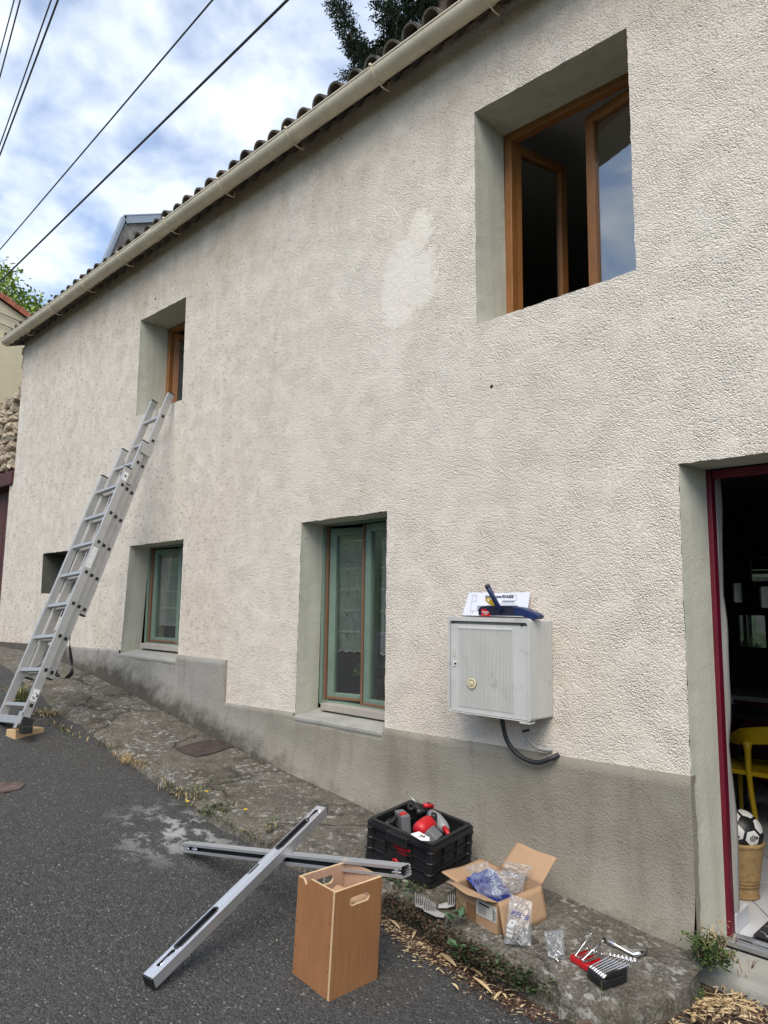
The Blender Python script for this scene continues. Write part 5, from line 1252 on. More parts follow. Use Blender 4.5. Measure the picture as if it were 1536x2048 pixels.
# ------------------------------------------------------------ open carton
kw, kd, kh = .243, .281, .128
km = pose((-1.891, -.563, .096), -6.7, 1.5, 2.2)
car = thing('cardboard_box', 'open brown cardboard carton with raised flaps on the pavement', 'carton'); car.matrix_world = km; WM[car] = km
def kplate(name, poly, T, mat='card'):
    mb = MB(); plate(mb, poly, [], -.0022, .0022, T); return mb.build(name, M[mat], car, world=False)
fr_ = kplate('side', [(-kw, 0), (0, 0), (0, kh), (-kw, kh)], XZm((0, 0, 0))); kplate('side', [(.003, 0), (kd-.003, 0), (kd-.003, kh), (.003, kh)], YZm((-.003, 0, 0))); kplate('side', [(.003, 0), (kd-.003, 0), (kd-.003, kh), (.003, kh)], YZm((-kw+.003, 0, 0))); kplate('side', [(-kw, 0), (0, 0), (0, kh), (-kw, kh)], XZm((0, kd, 0)))
kplate('bottom', [(-kw+.003, .003), (-.003, .003), (-.003, kd-.003), (-kw+.003, kd-.003)], Matrix.Translation((0, 0, .006)))
def flap(name, h0, h1, out, L, ins=.006, wav=0, ins2=None):
    """flap hinged on the edge h0-h1, running out along the direction out"""
    a, b = Vector(h0), Vector(h1); o = Vector(out).normalized(); e = (b-a).normalized(); g = []; n = 14; ins2 = ins if ins2 is None else ins2
    for j in range(7):
        t = j/6; row = []
        for i in range(n+1):
            s = i/n; p = a+(b-a)*s+e*(ins*(1-s)-ins2*s)*t+o*L*t+Vector((0, 0, wav*math.sin(s*7+1)*t))
            row.append(p)
        g.append(row)
    mb = MB(); mb.smooth = True; mb.sheet(g); return mb.build(name, M['card'], car, world=False, solid=.004)
flap('flap', (-kw, 0, kh), (0, 0, kh), (-.05, -1, .22), .062, .0, .006, .014)
flap('flap', (.002, 0, kh), (.002, kd, kh), (.26, -.02, -1), .135, .004, 0, -.006)
flap('flap', (-kw, kd, kh), (0, kd, kh), (.16, .62, .80), .135, .012, .002, .0)
flap('flap', (-kw, 0, kh), (-kw, kd, kh), (-1, -.1, .10), .10, .01, .003)
mb = MB(); mb.box((-.062, -.0032, .075), (.115, .0012, .062)); lb = mb.build('shipping_label', M['label'], car, world=False)
mb = MB(); mb.box((-.075, -.0042, .093), (.06, .0006, .007)); mb.box((-.022, -.0042, .072), (.003, .0006, .05))
for k in range(5): mb.box((-.085, -.0042, .083-.007*k), (.05-.006*(k % 2), .0006, .0022))
for k in range(7): mb.box((-.014, -.0042, .052+.006*k), (.012, .0006, .0016+.0012*(k % 2)))
mb.build('label_print', M['ink'], lb, world=False)
mb = MB(); mb.box((-.150, -.0030, .036), (.058, .001, .070)); mb.build('tape_strip', M['tape'], car, world=False)
for x, y, r_ in ((-.19, .0, 0), (-.07, 0, 0)): pass
def KP(x, y, z): return km @ Vector((x, y, z))
def bag(name, lab, bl, br, tr, tl, belly, depthdir, crump=.010, seed=0, mat='film', zipw=True, n=22, closed=True):
    """zip bag: front and back film puffed by belly, crumpled; returns the object"""
    bl, br, tr, tl = map(Vector, (bl, br, tr, tl)); dd = Vector(depthdir).normalized(); gs = []
    for sgn in ((-1, 1) if closed else (1,)):
        g = []
        for j in range(n+1):
            t = j/n; row = []
            for i in range(n+1):
                s = i/n; p = (bl.lerp(br, s)).lerp(tl.lerp(tr, s), t)
                env = max(0, math.sin(math.pi*s))**.6*max(0, math.sin(math.pi*min(1, t*.93+.06)))**.7*(1-.6*t)
                c = noise.noise((s*5+seed, t*6, sgn*3+seed))+.6*abs(noise.noise((s*11+t*4, t*12-s*5, seed*2+sgn)))
                row.append(p+dd*(sgn*belly*env+crump*c*min(1, 8*s*(1-s)+.25)))
            g.append(row)
        gs.append(g)
    mb = MB(); mb.smooth = True
    for g in gs: mb.sheet(g)
    o = mb.build(name, M[mat]); tag(o, lab, 'plastic bag')
    if zipw:
        z = MB()
        for t in (.92, .95): z.tube([Vector(gs[-1][int(t*n)][i])+dd*.001 for i in range(n+1)], .0013, 4)
        z.build('zip_seal', M['film'], o)
    return o, gs[-1], dd
def hand(o, g, body, s, t, size, mat, dd, rot=0):
    n = len(g)-1; a = Vector(g[int(t*n)][int(s*n)]); u = (Vector(g[int(t*n)][min(n, int(s*n)+4)])-Vector(g[int(t*n)][max(0, int(s*n)-4)])).normalized(); w = (Vector(g[min(n, int(t*n)+4)][int(s*n)])-Vector(g[max(0, int(t*n)-4)][int(s*n)])).normalized()
    nn = u.cross(w).normalized(); nn = nn if nn.dot(CAM-a) > 0 else -nn; w = nn.cross(u); q = a+nn*.010
    text_obj('handwriting', body, size, mat, o, Matrix(((u.x, w.x, nn.x, q.x), (u.y, w.y, nn.y, q.y), (u.z, w.z, nn.z, q.z), (0, 0, 0, 1))) @ Matrix.Rotation(rot, 4, 'Z'), shear=.15, bold=.0002)
# blue folded sleeve under the clear bags, then the bags
mb = MB(); mb.smooth = True; g = [[KP(-.235+.165*i/12, .05+.17*j/12, .045+.11*(1-i/12)*.9+.014*noise.noise((i*.4, j*.4, 2))) for i in range(13)] for j in range(13)]
mb.sheet(g); M['bluefilm'] = simple('blue plastic sleeve', (.012, .035, .22), .3, 0, .2, 8, .004, 25); tag(mb.build('blue_sleeve', M['bluefilm'], solid=.002), 'dark blue plastic sleeve standing in the carton under the clear bags', 'plastic sleeve')
tocam = (CAM-KP(-.1, .1, .1)).normalized()
A = lambda x, y, z: atz(x, y, z)
o, g, dd = bag('zip_bag', 'clear zip bag marked NAGE hanging over the blue sleeve in the carton', A(958, 1790, .215), A(1004, 1798, .20), A(975, 1722, .345), A(930, 1734, .335), .012, tocam, .012, 3); hand(o, g, 'NAGE', .48, .52, .030, M['blueink'], dd, RAD(6))
o, g, dd = bag('zip_bag', 'larger crumpled clear bag lying across the middle of the carton', A(985, 1792, .205), A(1045, 1785, .20), A(1050, 1752, .255), A(975, 1735, .285), .022, tocam, .018, 8, zipw=False)
o, g, dd = bag('zip_bag', 'clear zip bag leaning on the rear flap of the carton', A(1003, 1748, .25), A(1052, 1760, .235), A(1066, 1733, .30), A(1010, 1722, .31), .012, tocam, .016, 5)
q0 = G(1008, 1893, pav_z); q1 = G(1062, 1897, pav_z); up_ = Vector((-.02, .035, 0))
t0 = atz(1020, 1787, .245); t1 = atz(1064, 1804, .225)
o, g, dd = bag('zip_bag', 'clear zip bag marked RPL B with silver brackets leaning on the carton', q0+Vector((0, 0, .012)), q1+Vector((0, 0, .010)), t1, t0, .024, tocam, .012, 1); hand(o, g, 'RPL B', .5, .60, .030, M['blueink'], dd, RAD(-6))
bagq0, bagq1 = q0, q1
q0 = G(1096, 1918, pav_z); q1 = G(1130, 1922, pav_z); t0 = atz(1088, 1862, .165); t1 = atz(1126, 1859, .165)
o, g, dd = bag('zip_bag', 'small clear zip bag of screws standing alone on the pavement', q0+Vector((0, 0, .008)), q1+Vector((0, 0, .008)), t1, t0, .020, tocam, .010, 6)
RS = random.Random(4)
for i in range(10):
    p = q0.lerp(q1, RS.uniform(.15, .85))+Vector((RS.uniform(-.008, .008), RS.uniform(-.012, .012), RS.uniform(.006, .028))); d = Vector((RS.uniform(-1, 1), RS.uniform(-1, 1), RS.uniform(-.3, .3))).normalized(); mb = MB()
    mb.tube([p-d*.014, p+d*.010, p+d*.011, p+d*.013], [.0022, .0022, .0045, .0045], 8)
    tag(mb.build('screw', M['chrome'] if i % 2 else M['white']), 'loose screw or plug lying inside the small clear bag', 'screw', 'fixings in the small clear bag')

# ------------------------------------------------------------ bent brackets
def bracket_mesh():
    mb = MB(); w = .036; a, b = .044, .044; t = .0024
    pr_ = [(0, 0), (a-.006, 0), (a, .006), (a, b), (a-t, b), (a-t, .0072), (a-.0072, t), (0, t)]
    mb.prism(pr_, -w/2, w/2, Matrix(((1, 0, 0, 0), (0, 0, 1, 0), (0, 1, 0, 0), (0, 0, 0, 1))))
    mb.mi = 1; mb.lathe([(0, 0), (.004, 0)], 10, Matrix.Translation((a*.45, 0, t+.0006))); mb.lathe([(0, 0), (.004, 0)], 10, Matrix.Translation((a+.0006, 0, b*.6)) @ Matrix.Rotation(RAD(90), 4, 'Y'))
    return mb
br0 = bracket_mesh().build('angle_bracket', [M['clip'], M['dark']], bevel=.0006); first = [True]
def brk(Mx, lab, grp):
    o = br0 if first[0] else br0.copy()
    if not first[0]: COL.objects.link(o)
    first[0] = False; o.matrix_world = Mx; tag(o, lab, 'bracket', grp)
for (px, py, yw, n, tilt, roll_, lab, grp) in ((858, 1820, 218, 5, 0, 0, 'bent steel bracket of the nested row nearest the crate', 'nested brackets nearest the crate'), (880, 1834, 210, 6, 0, 0, 'bent steel bracket of the nested row nearest the weeds', 'nested brackets nearest the weeds'), (886, 1816, 40, 4, 0, 0, 'bent steel bracket of the small nested row facing the carton', 'nested brackets facing the carton')):
    c = G(px, py, pav_z); dr = Matrix.Rotation(RAD(yw), 4, 'Z')
    for k in range(n): brk(Matrix.Translation(c+Vector((0, 0, .002))) @ dr @ Matrix.Translation((.0092*k-.02, 0, .0030*k+.004)) @ Matrix.Rotation(RAD(tilt), 4, 'Y'), lab, grp)
for i, (s, h, yw) in enumerate(((.30, .012, 70), (.32, .030, 75), (.34, .046, 68), (.66, .012, 25), (.68, .030, 30), (.72, .040, 22))):
    p = bagq0.lerp(bagq1, s); brk(Matrix.Translation(p+Vector((-.005, .0, h))) @ Matrix.Rotation(RAD(yw-160), 4, 'Z') @ Matrix.Rotation(RAD(-62 if i < 3 else -40), 4, 'Y') @ Matrix.Diagonal((.85, .85, .85, 1)), 'silver bracket inside the clear bag leaning on the carton', 'brackets in the marked clear bag')

# ------------------------------------------------------------ hex keys and wrenches
c0, c1 = G(1172, 1956, pav_z), G(1207, 1983, pav_z); ex = (c1-c0).normalized(); ey = Vector((0, 0, 1)).cross(ex).normalized(); ez = ex.cross(ey)
wl = (c1-c0).length
WT = Matrix(((ex.x, ey.x, ez.x, c0.x), (ex.y, ey.y, ez.y, c0.y), (ex.z, ey.z, ez.z, c0.z), (0, 0, 0, 1)))
wh = thing('wrench_holder', 'black plastic holder of chrome wrenches on the pavement edge', 'tool holder'); wh.matrix_world = WT; WM[wh] = WT
mb = MB(); mb.box((wl/2, .062, .019), (wl, .124, .036)); mb.build('base', M['black'], wh, world=False, bevel=.008)
mb = MB(); mb.box((wl-.006, .07, .048), (.012, .10, .022)); mb.box((wl/2, .012, .040), (wl-.01, .016, .008)); mb.build('retaining_bar', M['black'], wh, world=False, bevel=.004)
def wrench_mesh(L, r):
    mb = MB(); mb.tube([(0, 0, 0), (0, L*.08, .001), (0, L*.2, .004), (0, L*.8, .010), (0, L*.93, .016)], [r*.8, r*.7, r*.55, r*.5, r*.6], 8)
    mb.lathe([(r*.75, -.003), (r*1.45, -.003), (r*1.45, .003), (r*.75, .003), (r*.75, -.003)], 14, Matrix.Translation((0, L, .019)))
    for s in (-1, 1): mb.box((s*r*.8, -r*.9, 0), (r*.55, r*1.6, .005))
    mb.lathe([(0, .003), (r*1.2, .003), (r*1.2, -.003), (0, -.003)], 12, Matrix.Translation((0, 0, 0)))
    return mb
nW = 7
for k in range(nW):
    L = .098+.009*k; o = wrench_mesh(L, .0048+.0004*k).build('wrench', M['chrome'])
    o.matrix_world = WT @ Matrix.Translation((.010+(wl-.022)*k/(nW-1), .010, .044)) @ Matrix.Rotation(RAD(-3), 4, 'Z') @ Matrix.Rotation(RAD(5), 4, 'X')
    tag(o, ['shortest chrome wrench in the black holder, next to the red one', 'second shortest chrome wrench in the black holder', 'third shortest chrome wrench in the black holder', 'middle-sized chrome wrench in the black holder', 'third longest chrome wrench in the black holder', 'second longest chrome wrench in the black holder', 'longest chrome wrench in the black holder, on its outer edge'][k], 'wrench', 'chrome wrenches in the black holder')
c0, c1 = G(1139, 1921, pav_z), G(1174, 1945, pav_z); ex = (c1-c0).normalized(); ey = Vector((0, 0, 1)).cross(ex).normalized(); ez = ex.cross(ey); hl_ = (c1-c0).length
HT = Matrix(((ex.x, ey.x, ez.x, c0.x), (ex.y, ey.y, ez.y, c0.y), (ex.z, ey.z, ez.z, c0.z), (0, 0, 0, 1)))
hh_ = thing('hex_key_holder', 'red plastic hex key holder lying next to the wrenches', 'tool holder'); hh_.matrix_world = HT; WM[hh_] = HT
mb = MB(); mb.box((hl_/2, .045, .007), (hl_, .09, .012)); mb.box((hl_/2, .010, .016), (hl_, .020, .014)); mb.build('base', M['toolred'], hh_, world=False, bevel=.003)
for k in range(8):
    mb = MB(); mb.box((.006+(hl_-.012)*k/7, .055, .018), (.0035, .07, .012)); mb.build('divider', M['toolred'], hh_, world=False, bevel=.001)
for k in range(8):
    x = .010+(hl_-.02)*k/8; L = .085+.004*k; mb = MB(); r_ = .0016+.00022*k
    up = k in (1, 5)
    if up:
        tipw = atz(1182, 1868, .165) if k == 1 else atz(1206, 1882, .15); b = HT @ Vector((x, .012, .026)); d = (tipw-b); P = [b+Vector((0, 0, -.006))+ex*.012, b, b+d*.5, b+d]; mb.tube(P, [r_*1.1]*4, 6); mb.lathe([(0, .004), (.003, .003), (.0042, 0), (.003, -.003), (0, -.004)], 10, Matrix.Translation(tipw))
    else:
        P = [HT @ Vector((x, -.002, .036)), HT @ Vector((x, .004, .026)), HT @ Vector((x, .04, .024)), HT @ Vector((x, L, .030))]; mb.tube(P, r_, 6); mb.lathe([(0, .004), (.003, .0025), (.0038, 0), (.003, -.003), (0, -.004)], 10, Matrix.Translation(HT @ Vector((x, L+.002, .030))))
    tag(mb.build('hex_key', M['chrome']), 'hex key swung up steeply at the end of the red holder by the clear bag' if k == 1 else ('hex key swung up from the middle of the red holder' if k == 5 else 'hex key lying in its slot in the red holder'), 'hex key', None if up else 'hex keys lying in the red holder')
rt_ = thing('ratchet', 'chrome ratchet handle lying behind the wrenches on the concrete', 'ratchet', G(1240, 1906, pav_z)); a, b = G(1212, 1886, pav_z)+Vector((0, 0, .012)), G(1270, 1920, pav_z)+Vector((0, 0, .016))
mb = MB(); d = b-a; mb.tube([a, a+d*.08, a+d*.10, a+d*.35, a+d*.38, b], [.006, .0075, .009, .0095, .0062, .0062], 14); mb.build('shaft', M['chrome'], rt_)
mb = MB(); e = G(1290, 1912, pav_z)+Vector((0, 0, .02)); mb.tube([b-d.normalized()*.004, b+(e-b)*.5, e], [.011, .010, .0125], 14); mb.build('head', M['chrome'], rt_); mb = MB(); mb.tube([a-d.normalized()*.012, a+d*.02], .0062, 10); mb.tube([e, e+(e-b).normalized()*.008], .009, 10); mb.build('end_ring', M['black'], rt_)

# ------------------------------------------------------------ iron covers
def cover(px, zf, mat, name, lab, th=.012, dz=.004):
    P = [G(x, y, zf) for x, y in px]; n = len(P); mb = MB()
    mb.add([p+Vector((0, 0, dz+.006)) for p in P]+[p+Vector((0, 0, dz-.03)) for p in P], [tuple(range(n))]+[(i, n+i, n+(i+1) % n, (i+1) % n) for i in range(n)])
    o = mb.build(name, mat, bevel=.003); return tag(o, lab, 'cover')
cover([(350, 1499), (372, 1510), (392, 1516), (430, 1508), (470, 1494), (452, 1484), (420, 1482), (380, 1490)], pav_z, M['rust'], 'access_cover', 'rusty iron access cover set in the old concrete pavement', dz=.006)
cover([(-30, 1590), (10, 1588), (40, 1580), (50, 1572), (42, 1567), (0, 1568), (-40, 1572)], road_z, M['rust2'], 'valve_cover', 'worn reddish iron cover sunk into the asphalt', dz=.006)

# ------------------------------------------------------------ inside the doorway
for (a, b), lab in ((((1500, 1115), (1546, 1162)), 'upper leather-strapped rectangular mirror on the dark wall'), (((1465, 1166), (1491, 1205)), 'smallest rectangular mirror on the dark wall'), (((1519, 1173), (1560, 1216)), 'mirror cut by the right picture edge on the dark wall'), (((1477, 1230), (1534, 1296)), 'largest low mirror hung by a chain on the dark wall')):
    p, q = W(*a, 3.99), W(*b, 3.99); t = thing('wall_mirror', lab, 'mirror', ((p.x+q.x)/2, 4.02, q.z), None, 'mirrors on the dark room wall')
    mb = MB(); plate(mb, rrect(p.x-.008, q.z-.008, q.x+.008, p.z+.008, .02), [rrect(p.x, q.z, q.x, p.z, .014)], -4.035, -3.975, Matrix(((1, 0, 0, 0), (0, 0, -1, 0), (0, 1, 0, 0), (0, 0, 0, 1)))); mb.build('frame', M['black'], t)
    mb = MB(); v, f = fill(rrect(p.x-.002, q.z-.002, q.x+.002, p.z+.002, .014), []); mb.add([(x, 4.0, z) for x, z, _ in v], [tuple(reversed(k)) for k in f]); mb.build('glass', M['mirror'], t)
    xm = (p.x+q.x)/2; mb = MB(); mb.tube([(xm-.02, 4.0, p.z+.008), (xm-.022, 4.0, p.z+.05), (xm, 4.0, p.z+.07), (xm+.022, 4.0, p.z+.05), (xm+.02, 4.0, p.z+.008)], .003, 5); mb.build('hanger', M['rubber'], t)
p = W(1452, 1222, 4.0); mb = MB(); mb.lathe([(0, .02), (.05, .025), (.075, .015), (.08, 0), (0, -.01)], 28, Matrix.Translation(p) @ Matrix.Rotation(RAD(90), 4, 'X')); tag(mb.build('round_plate', M['chrome'].copy() if False else M['black']), 'round glossy black ornament on the dark wall', 'ornament')
wz = W(1500, 1394, 3.25).z; wt = thing('counter', 'dark red counter with grey worktop along the back of the room', 'counter', (-1.2, 3.6, .04))
mb = MB(); mb.box((-1.3, 3.62, wz-.018), (2.6, .72, .036)); mb.build('worktop', M['roomwall'], wt, bevel=.004); mb = MB(); mb.box((-1.3, 3.66, (wz-.04+.04)/2+.02), (2.5, .6, wz-.09)); mb.build('cabinet', M['red'], wt)
mb = MB(); mb.box((-1.86, 3.5, wz+.055), (.05, .05, .11)); mb.tube([(-1.86, 3.5, wz+.11), (-1.86, 3.5, wz+.15)], .015, 8); tag(mb.build('bottle', M['rubber'], bevel=.006), 'dark bottle standing on the counter', 'bottle')
mb = MB(); mb.box((-1.70, 3.47, wz+.03), (.16, .12, .06)); tag(mb.build('storage_tin', M['black'], bevel=.01), 'low dark tin standing on the counter', 'tin')
tbz = W(1500, 1432, 1.95).z; tb = thing('table', 'dark dining table with papers behind the yellow chair', 'table', (-1.2, 2.1, .04)); mb = MB(); mb.box((-1.15, 2.12, tbz), (1.6, .5, .03)); mb.build('table_top', M['black'], tb, bevel=.004)
for x in (-1.88, -.42):
    for y in (1.92, 2.32): mb = MB(); mb.box((x, y, tbz/2+.01), (.05, .05, tbz-.05)); mb.build('leg', M['black'], tb)
p = W(1460, 1432, 1.98); mb = MB(); mb.box((p.x, 1.98, tbz+.04), (.10, .09, .05)); tag(mb.build('tissue_box', M['navyd'], bevel=.004), 'dark blue tissue box on the table', 'box'); mb = MB(); mb.add([(p.x-.03, 1.98, tbz+.066), (p.x+.03, 1.985, tbz+.066), (p.x+.012, 1.97, tbz+.12), (p.x-.012, 1.99, tbz+.125)], [(0, 1, 2, 3)]); tag(mb.build('tissue', M['roomwall'], solid=.002), 'pale tissue sticking out of the dark blue box', 'tissue')
# yellow chair
chy = 1.70; yc_ = thing('chair', 'yellow plastic chair with a curved band back inside the doorway', 'chair', (-1.35, chy+.2, .04))
def Y3(x, y, Y): return W(x, y, Y)
mb = MB(); mb.smooth = True; top = [(1452, 1470), (1466, 1464), (1482, 1456), (1510, 1454), (1545, 1453), (1580, 1455), (1620, 1462)]; bot = [(1452, 1484), (1466, 1486), (1482, 1490), (1500, 1489), (1545, 1489), (1580, 1488), (1620, 1490)]
dpt = [.22, .14, .04, .0, 0, .03, .14]
mb.sheet([[Y3(*top[i], chy+dpt[i]) for i in range(7)], [Y3(*bot[i], chy+dpt[i]) for i in range(7)]]); mb.build('backrest', M['chair'], yc_, solid=.022, bevel=.006)
mb = MB(); mb.tube([Y3(1494, 1482, chy), Y3(1495, 1500, chy), Y3(1497, 1540, chy), Y3(1503, 1590, chy-.01), Y3(1512, 1640, chy-.02), Y3(1520, 1688, chy-.02)], [.034, .020, .017, .016, .015, .013], 10); mb.build('leg', M['chair'], yc_)
sz_ = Y3(1500, 1546, chy+.02).z; q = Y3(1500, 1546, chy+.02); mb = MB(); plate(mb, rrect(q.x-.21, chy, q.x+.24, chy+.42, .08), [], sz_-.012, sz_+.014); mb.build('seat', M['chair'], yc_, bevel=.006)
for x, y in ((q.x-.19, chy+.40), (q.x+.22, chy+.40), (q.x+.22, chy+.03)): mb = MB(); mb.tube([(x, y, sz_), (x*1.0, y, .045)], [.017, .013], 8); mb.build('leg', M['chair'], yc_)
# basket with the football
bc = atz(1481, 1800, .044); bc = Vector((bc.x-.015, bc.y+.07, .044)); bk = thing('basket', 'tall tapered jute basket standing on the white tiles inside the door', 'basket', bc); mb = MB()
pr_ = [(0, .004), (.070, .004)]+[(.072+.034*k/30+(.0025 if k % 2 else 0), .01+.235*k/30) for k in range(31)]+[(.112, .25), (.114, .262), (.108, .268), (.100, .262), (.096, .2), (.08, .05), (0, .045)]
mb.lathe(pr_, 32, Matrix.Translation(bc)); mb.build('body', M['jute'], bk)
mb = MB(); mb.lathe([(.060, 0), (.078, .012), (.060, .022)], 24, Matrix.Translation(bc+Vector((.004, -.002, -.002)))); mb.build('base_ring', M['jute'], bk)
bp = bc+Vector((0, 0, .300)); BR = .108; phi = (1+5**.5)/2
ball = thing('football', 'white football with black seams resting in the jute basket', 'ball', bp); mb = MB(); mb.smooth = True; bm = bmesh.new(); bmesh.ops.create_icosphere(bm, subdivisions=4, radius=BR); bm.verts.index_update()
mb.add([bp+v.co for v in bm.verts], [[v.index for v in f.verts] for f in bm.faces]); bm.free(); mb.build('core', M['ballb'], ball)
ico = [Vector(v).normalized() for s in (1, -1) for t in (phi, -phi) for v in ((0, s, t), (s, t, 0), (t, 0, s))]
RB = Matrix.Rotation(RAD(34), 3, 'X') @ Matrix.Rotation(RAD(52), 3, 'Z') @ Matrix.Rotation(RAD(15), 3, 'Y'); ico = [RB @ v for v in ico]
el = min((ico[0]-v).length for v in ico[1:]); import itertools
pan = []
for i, j, k in itertools.combinations(range(12), 3):
    if all(abs((ico[a]-ico[b]).length-el) < .01 for a, b in ((i, j), (j, k), (i, k))):
        vs_ = []
        for a, b, c in ((i, j, k), (j, k, i), (k, i, j)): vs_ += [ico[a].lerp(ico[b], 1/3), ico[a].lerp(ico[b], 2/3)]
        pan.append(vs_)
bestp = None
for vs_ in pan:
    c = sum(vs_, Vector())/6; mb = MB(); mb.smooth = True; pts = [c.normalized()]; fs = []
    for ring in (.3, .6, .82):
        for i in range(6):
            for h in (0, 1, 2): p = vs_[i].lerp(vs_[(i+1) % 6], h/3); pts.append(c.lerp(p, ring).normalized())
    fs += [(0, 1+i, 1+(i+1) % 18) for i in range(18)]+[(1+r_*18+i, 19+r_*18+i, 19+r_*18+(i+1) % 18, 1+r_*18+(i+1) % 18) for r_ in (0, 1) for i in range(18)]
    mb.add([bp+p*(BR+.0012) for p in pts], fs); o = mb.build('panel', M['ballw'], ball)
    d = c.normalized(); sc_ = d.dot((CAM-bp).normalized())
    pan_o = (sc_, d, o)
    bestp = (bestp or [])+[pan_o]
bestp.sort(key=lambda t: -t[0])
def ballM(d, roll_=0):
    zq = d; xq = RT-zq*RT.dot(zq); xq.normalize(); yq = zq.cross(xq); p = zq*(BR+.002)
    return Matrix(((xq.x, yq.x, zq.x, p.x), (xq.y, yq.y, zq.y, p.y), (xq.z, yq.z, zq.z, p.z), (0, 0, 0, 1))) @ Matrix.Rotation(roll_, 4, 'Z')
text_obj('ball_print', '1', .034, M['ballb'], bestp[0][2], ballM(bestp[0][1], -.4) @ Matrix.Translation((-.008, .006, 0)), shear=.4, bold=.001); text_obj('ball_print', 'LIGUE', .012, M['ballb'], bestp[0][2], ballM(bestp[0][1], -.4) @ Matrix.Translation((.004, -.014, 0)), bold=.0003)
mb = MB(); T = WM[ball] @ ballM(bestp[1][1], .3)
for k in range(5): mb.box((-.014+.007*k, 0, 0), (.0038, .030-.006*abs(k-2), .0008), T)
mb.box((.021, -.004, 0), (.008, .010, .0008), T); mb.build('ball_crest', M['ballb'], bestp[1][2])
# patterned door mat
a, b, c, d = (atz(1506, 1888, .047), atz(1490, 1884, .047), atz(1536, 1840, .047), atz(1580, 1880, .047))
mo = Vector((-1.16, .34, .050)); mm = Matrix.Translation(mo) @ Matrix.Rotation(RAD(3), 4, 'Z')
p0 = atz(1492, 1884, .05); mt = thing('door_mat', 'black door mat with grey leaf pattern just inside the threshold', 'mat', p0)
mx_ = Matrix.Translation((p0.x, .325, .046)); mb = MB(); mb.box((.38, .20, .003), (.76, .40, .007), mx_); mb.build('base', M['mat'], mt); mb = MB()
for i in range(9):
    for s in (-1, 1):
        for k in range(5):
            x0, y0 = .05+.085*i, .02+.075*k; mb.tube([(x0, y0, .0075), (x0+.02*s, y0+.03, .0075), (x0+.04*s, y0+.035, .0075)], .0022, 4, mx_)
    mb.tube([(.05+.085*i, .01, .0075), (.05+.085*i+.01*math.sin(i), .2, .0075), (.05+.085*i, .39, .0075)], .002, 4, mx_)
mb.build('leaf_pattern', M['matline'], mt)
# ------------------------------------------------------------ weeds, litter, leaves
RV = random.Random(21)
def tuft(mb, c, n, L, spread, mi=(0,), w=.004):
    for i in range(n):
        a = RV.uniform(0, 6.28); o = Vector((math.cos(a), math.sin(a), 0)); b = c+o*spread*RV.random(); l = L*RV.uniform(.45, 1.1)
        d = (o*RV.uniform(.1, .9)+Vector((RV.uniform(-.3, .3), RV.uniform(-.3, .3), 1))).normalized(); s = d.cross(o+Vector((0, 0, .01))).normalized()*w*RV.uniform(.6, 1.2)/1
        m_ = b+d*l*.55; t = b+d*l+(o*.35-Vector((0, 0, .25)))*l*RV.uniform(.2, 1)
        mb.mi = RV.choice(mi); mb.add([b-s, b+s, m_+s*.7, m_-s*.7, t], [(0, 1, 2, 3), (3, 2, 4)])
def leaves(mb, c, n, R_, L, w, h, mi=(0,)):
    for i in range(n):
        a = RV.uniform(0, 6.28); r_ = R_*RV.random()**.6; p = c+Vector((r_*math.cos(a), r_*math.sin(a), h*RV.random()*(1-r_/R_*.6)))
        mb.mi = RV.choice(mi); leafblade(mb, p, Vector((RV.uniform(-1, 1), RV.uniform(-1, 1), RV.uniform(-.2, .8))), L*RV.uniform(.5, 1.2), w*RV.uniform(.6, 1.2), droop=.15)
VM = [M['grass'], M['drygrass'], M['leafd'], M['leafg'], M['petal'], M['leafb'], M['straw'], M['mulch']]
def along(px, n, jit, h=road_z):
    P = [G(x, y, h) for x, y in px]; ls = [(P[i+1]-P[i]).length for i in range(len(P)-1)]; T = sum(ls)
    for _ in range(n):
        t = RV.random()*T
        for i, l in enumerate(ls):
            if t <= l: break
            t -= l
        p = P[i].lerp(P[i+1], t/max(ls[i], 1e-6)); yield p+Vector((RV.gauss(0, jit), RV.gauss(0, jit), 0))
def gz0(p): return max(road_z(p.x, p.y), -9)
# thin grass and dead stalks in the joint between asphalt and concrete
mb = MB()
for p in along([(330, 1558), (360, 1580), (395, 1606)], 22, .02, pav_z): p.z = pav_z(p.x, p.y)-.01; tuft(mb, p, 5, RV.uniform(.02, .05), .03, (1, 0, 2))
for p in along([(90, 1445), (150, 1478), (205, 1492), (260, 1515), (330, 1560), (390, 1605)], 60, .035): p.z = gz0(p)+.005; tuft(mb, p, RV.randint(3, 8), RV.uniform(.02, .055), .035, (1, 1, 0, 2))
mid_z = lambda x, y: .35*road_z(x, y)+.65*pav_z(x, y)
for p in along([(390, 1606), (450, 1635), (520, 1668), (590, 1703), (640, 1724), (700, 1750), (760, 1775)], 110, .022, mid_z): p.z = mid_z(p.x, p.y)-.012; tuft(mb, p, RV.randint(2, 7), RV.uniform(.018, .055), .035, (0, 1, 0, 2, 2))
for p in along([(230, 1520), (265, 1525), (300, 1545)], 26, .03): p.z = gz0(p)+.01; tuft(mb, p, 12, .06, .05, (1,))
tag(mb.build('kerb_grass', VM), 'thin green and dry grass along the joint of asphalt and concrete', 'grass', kind='stuff')
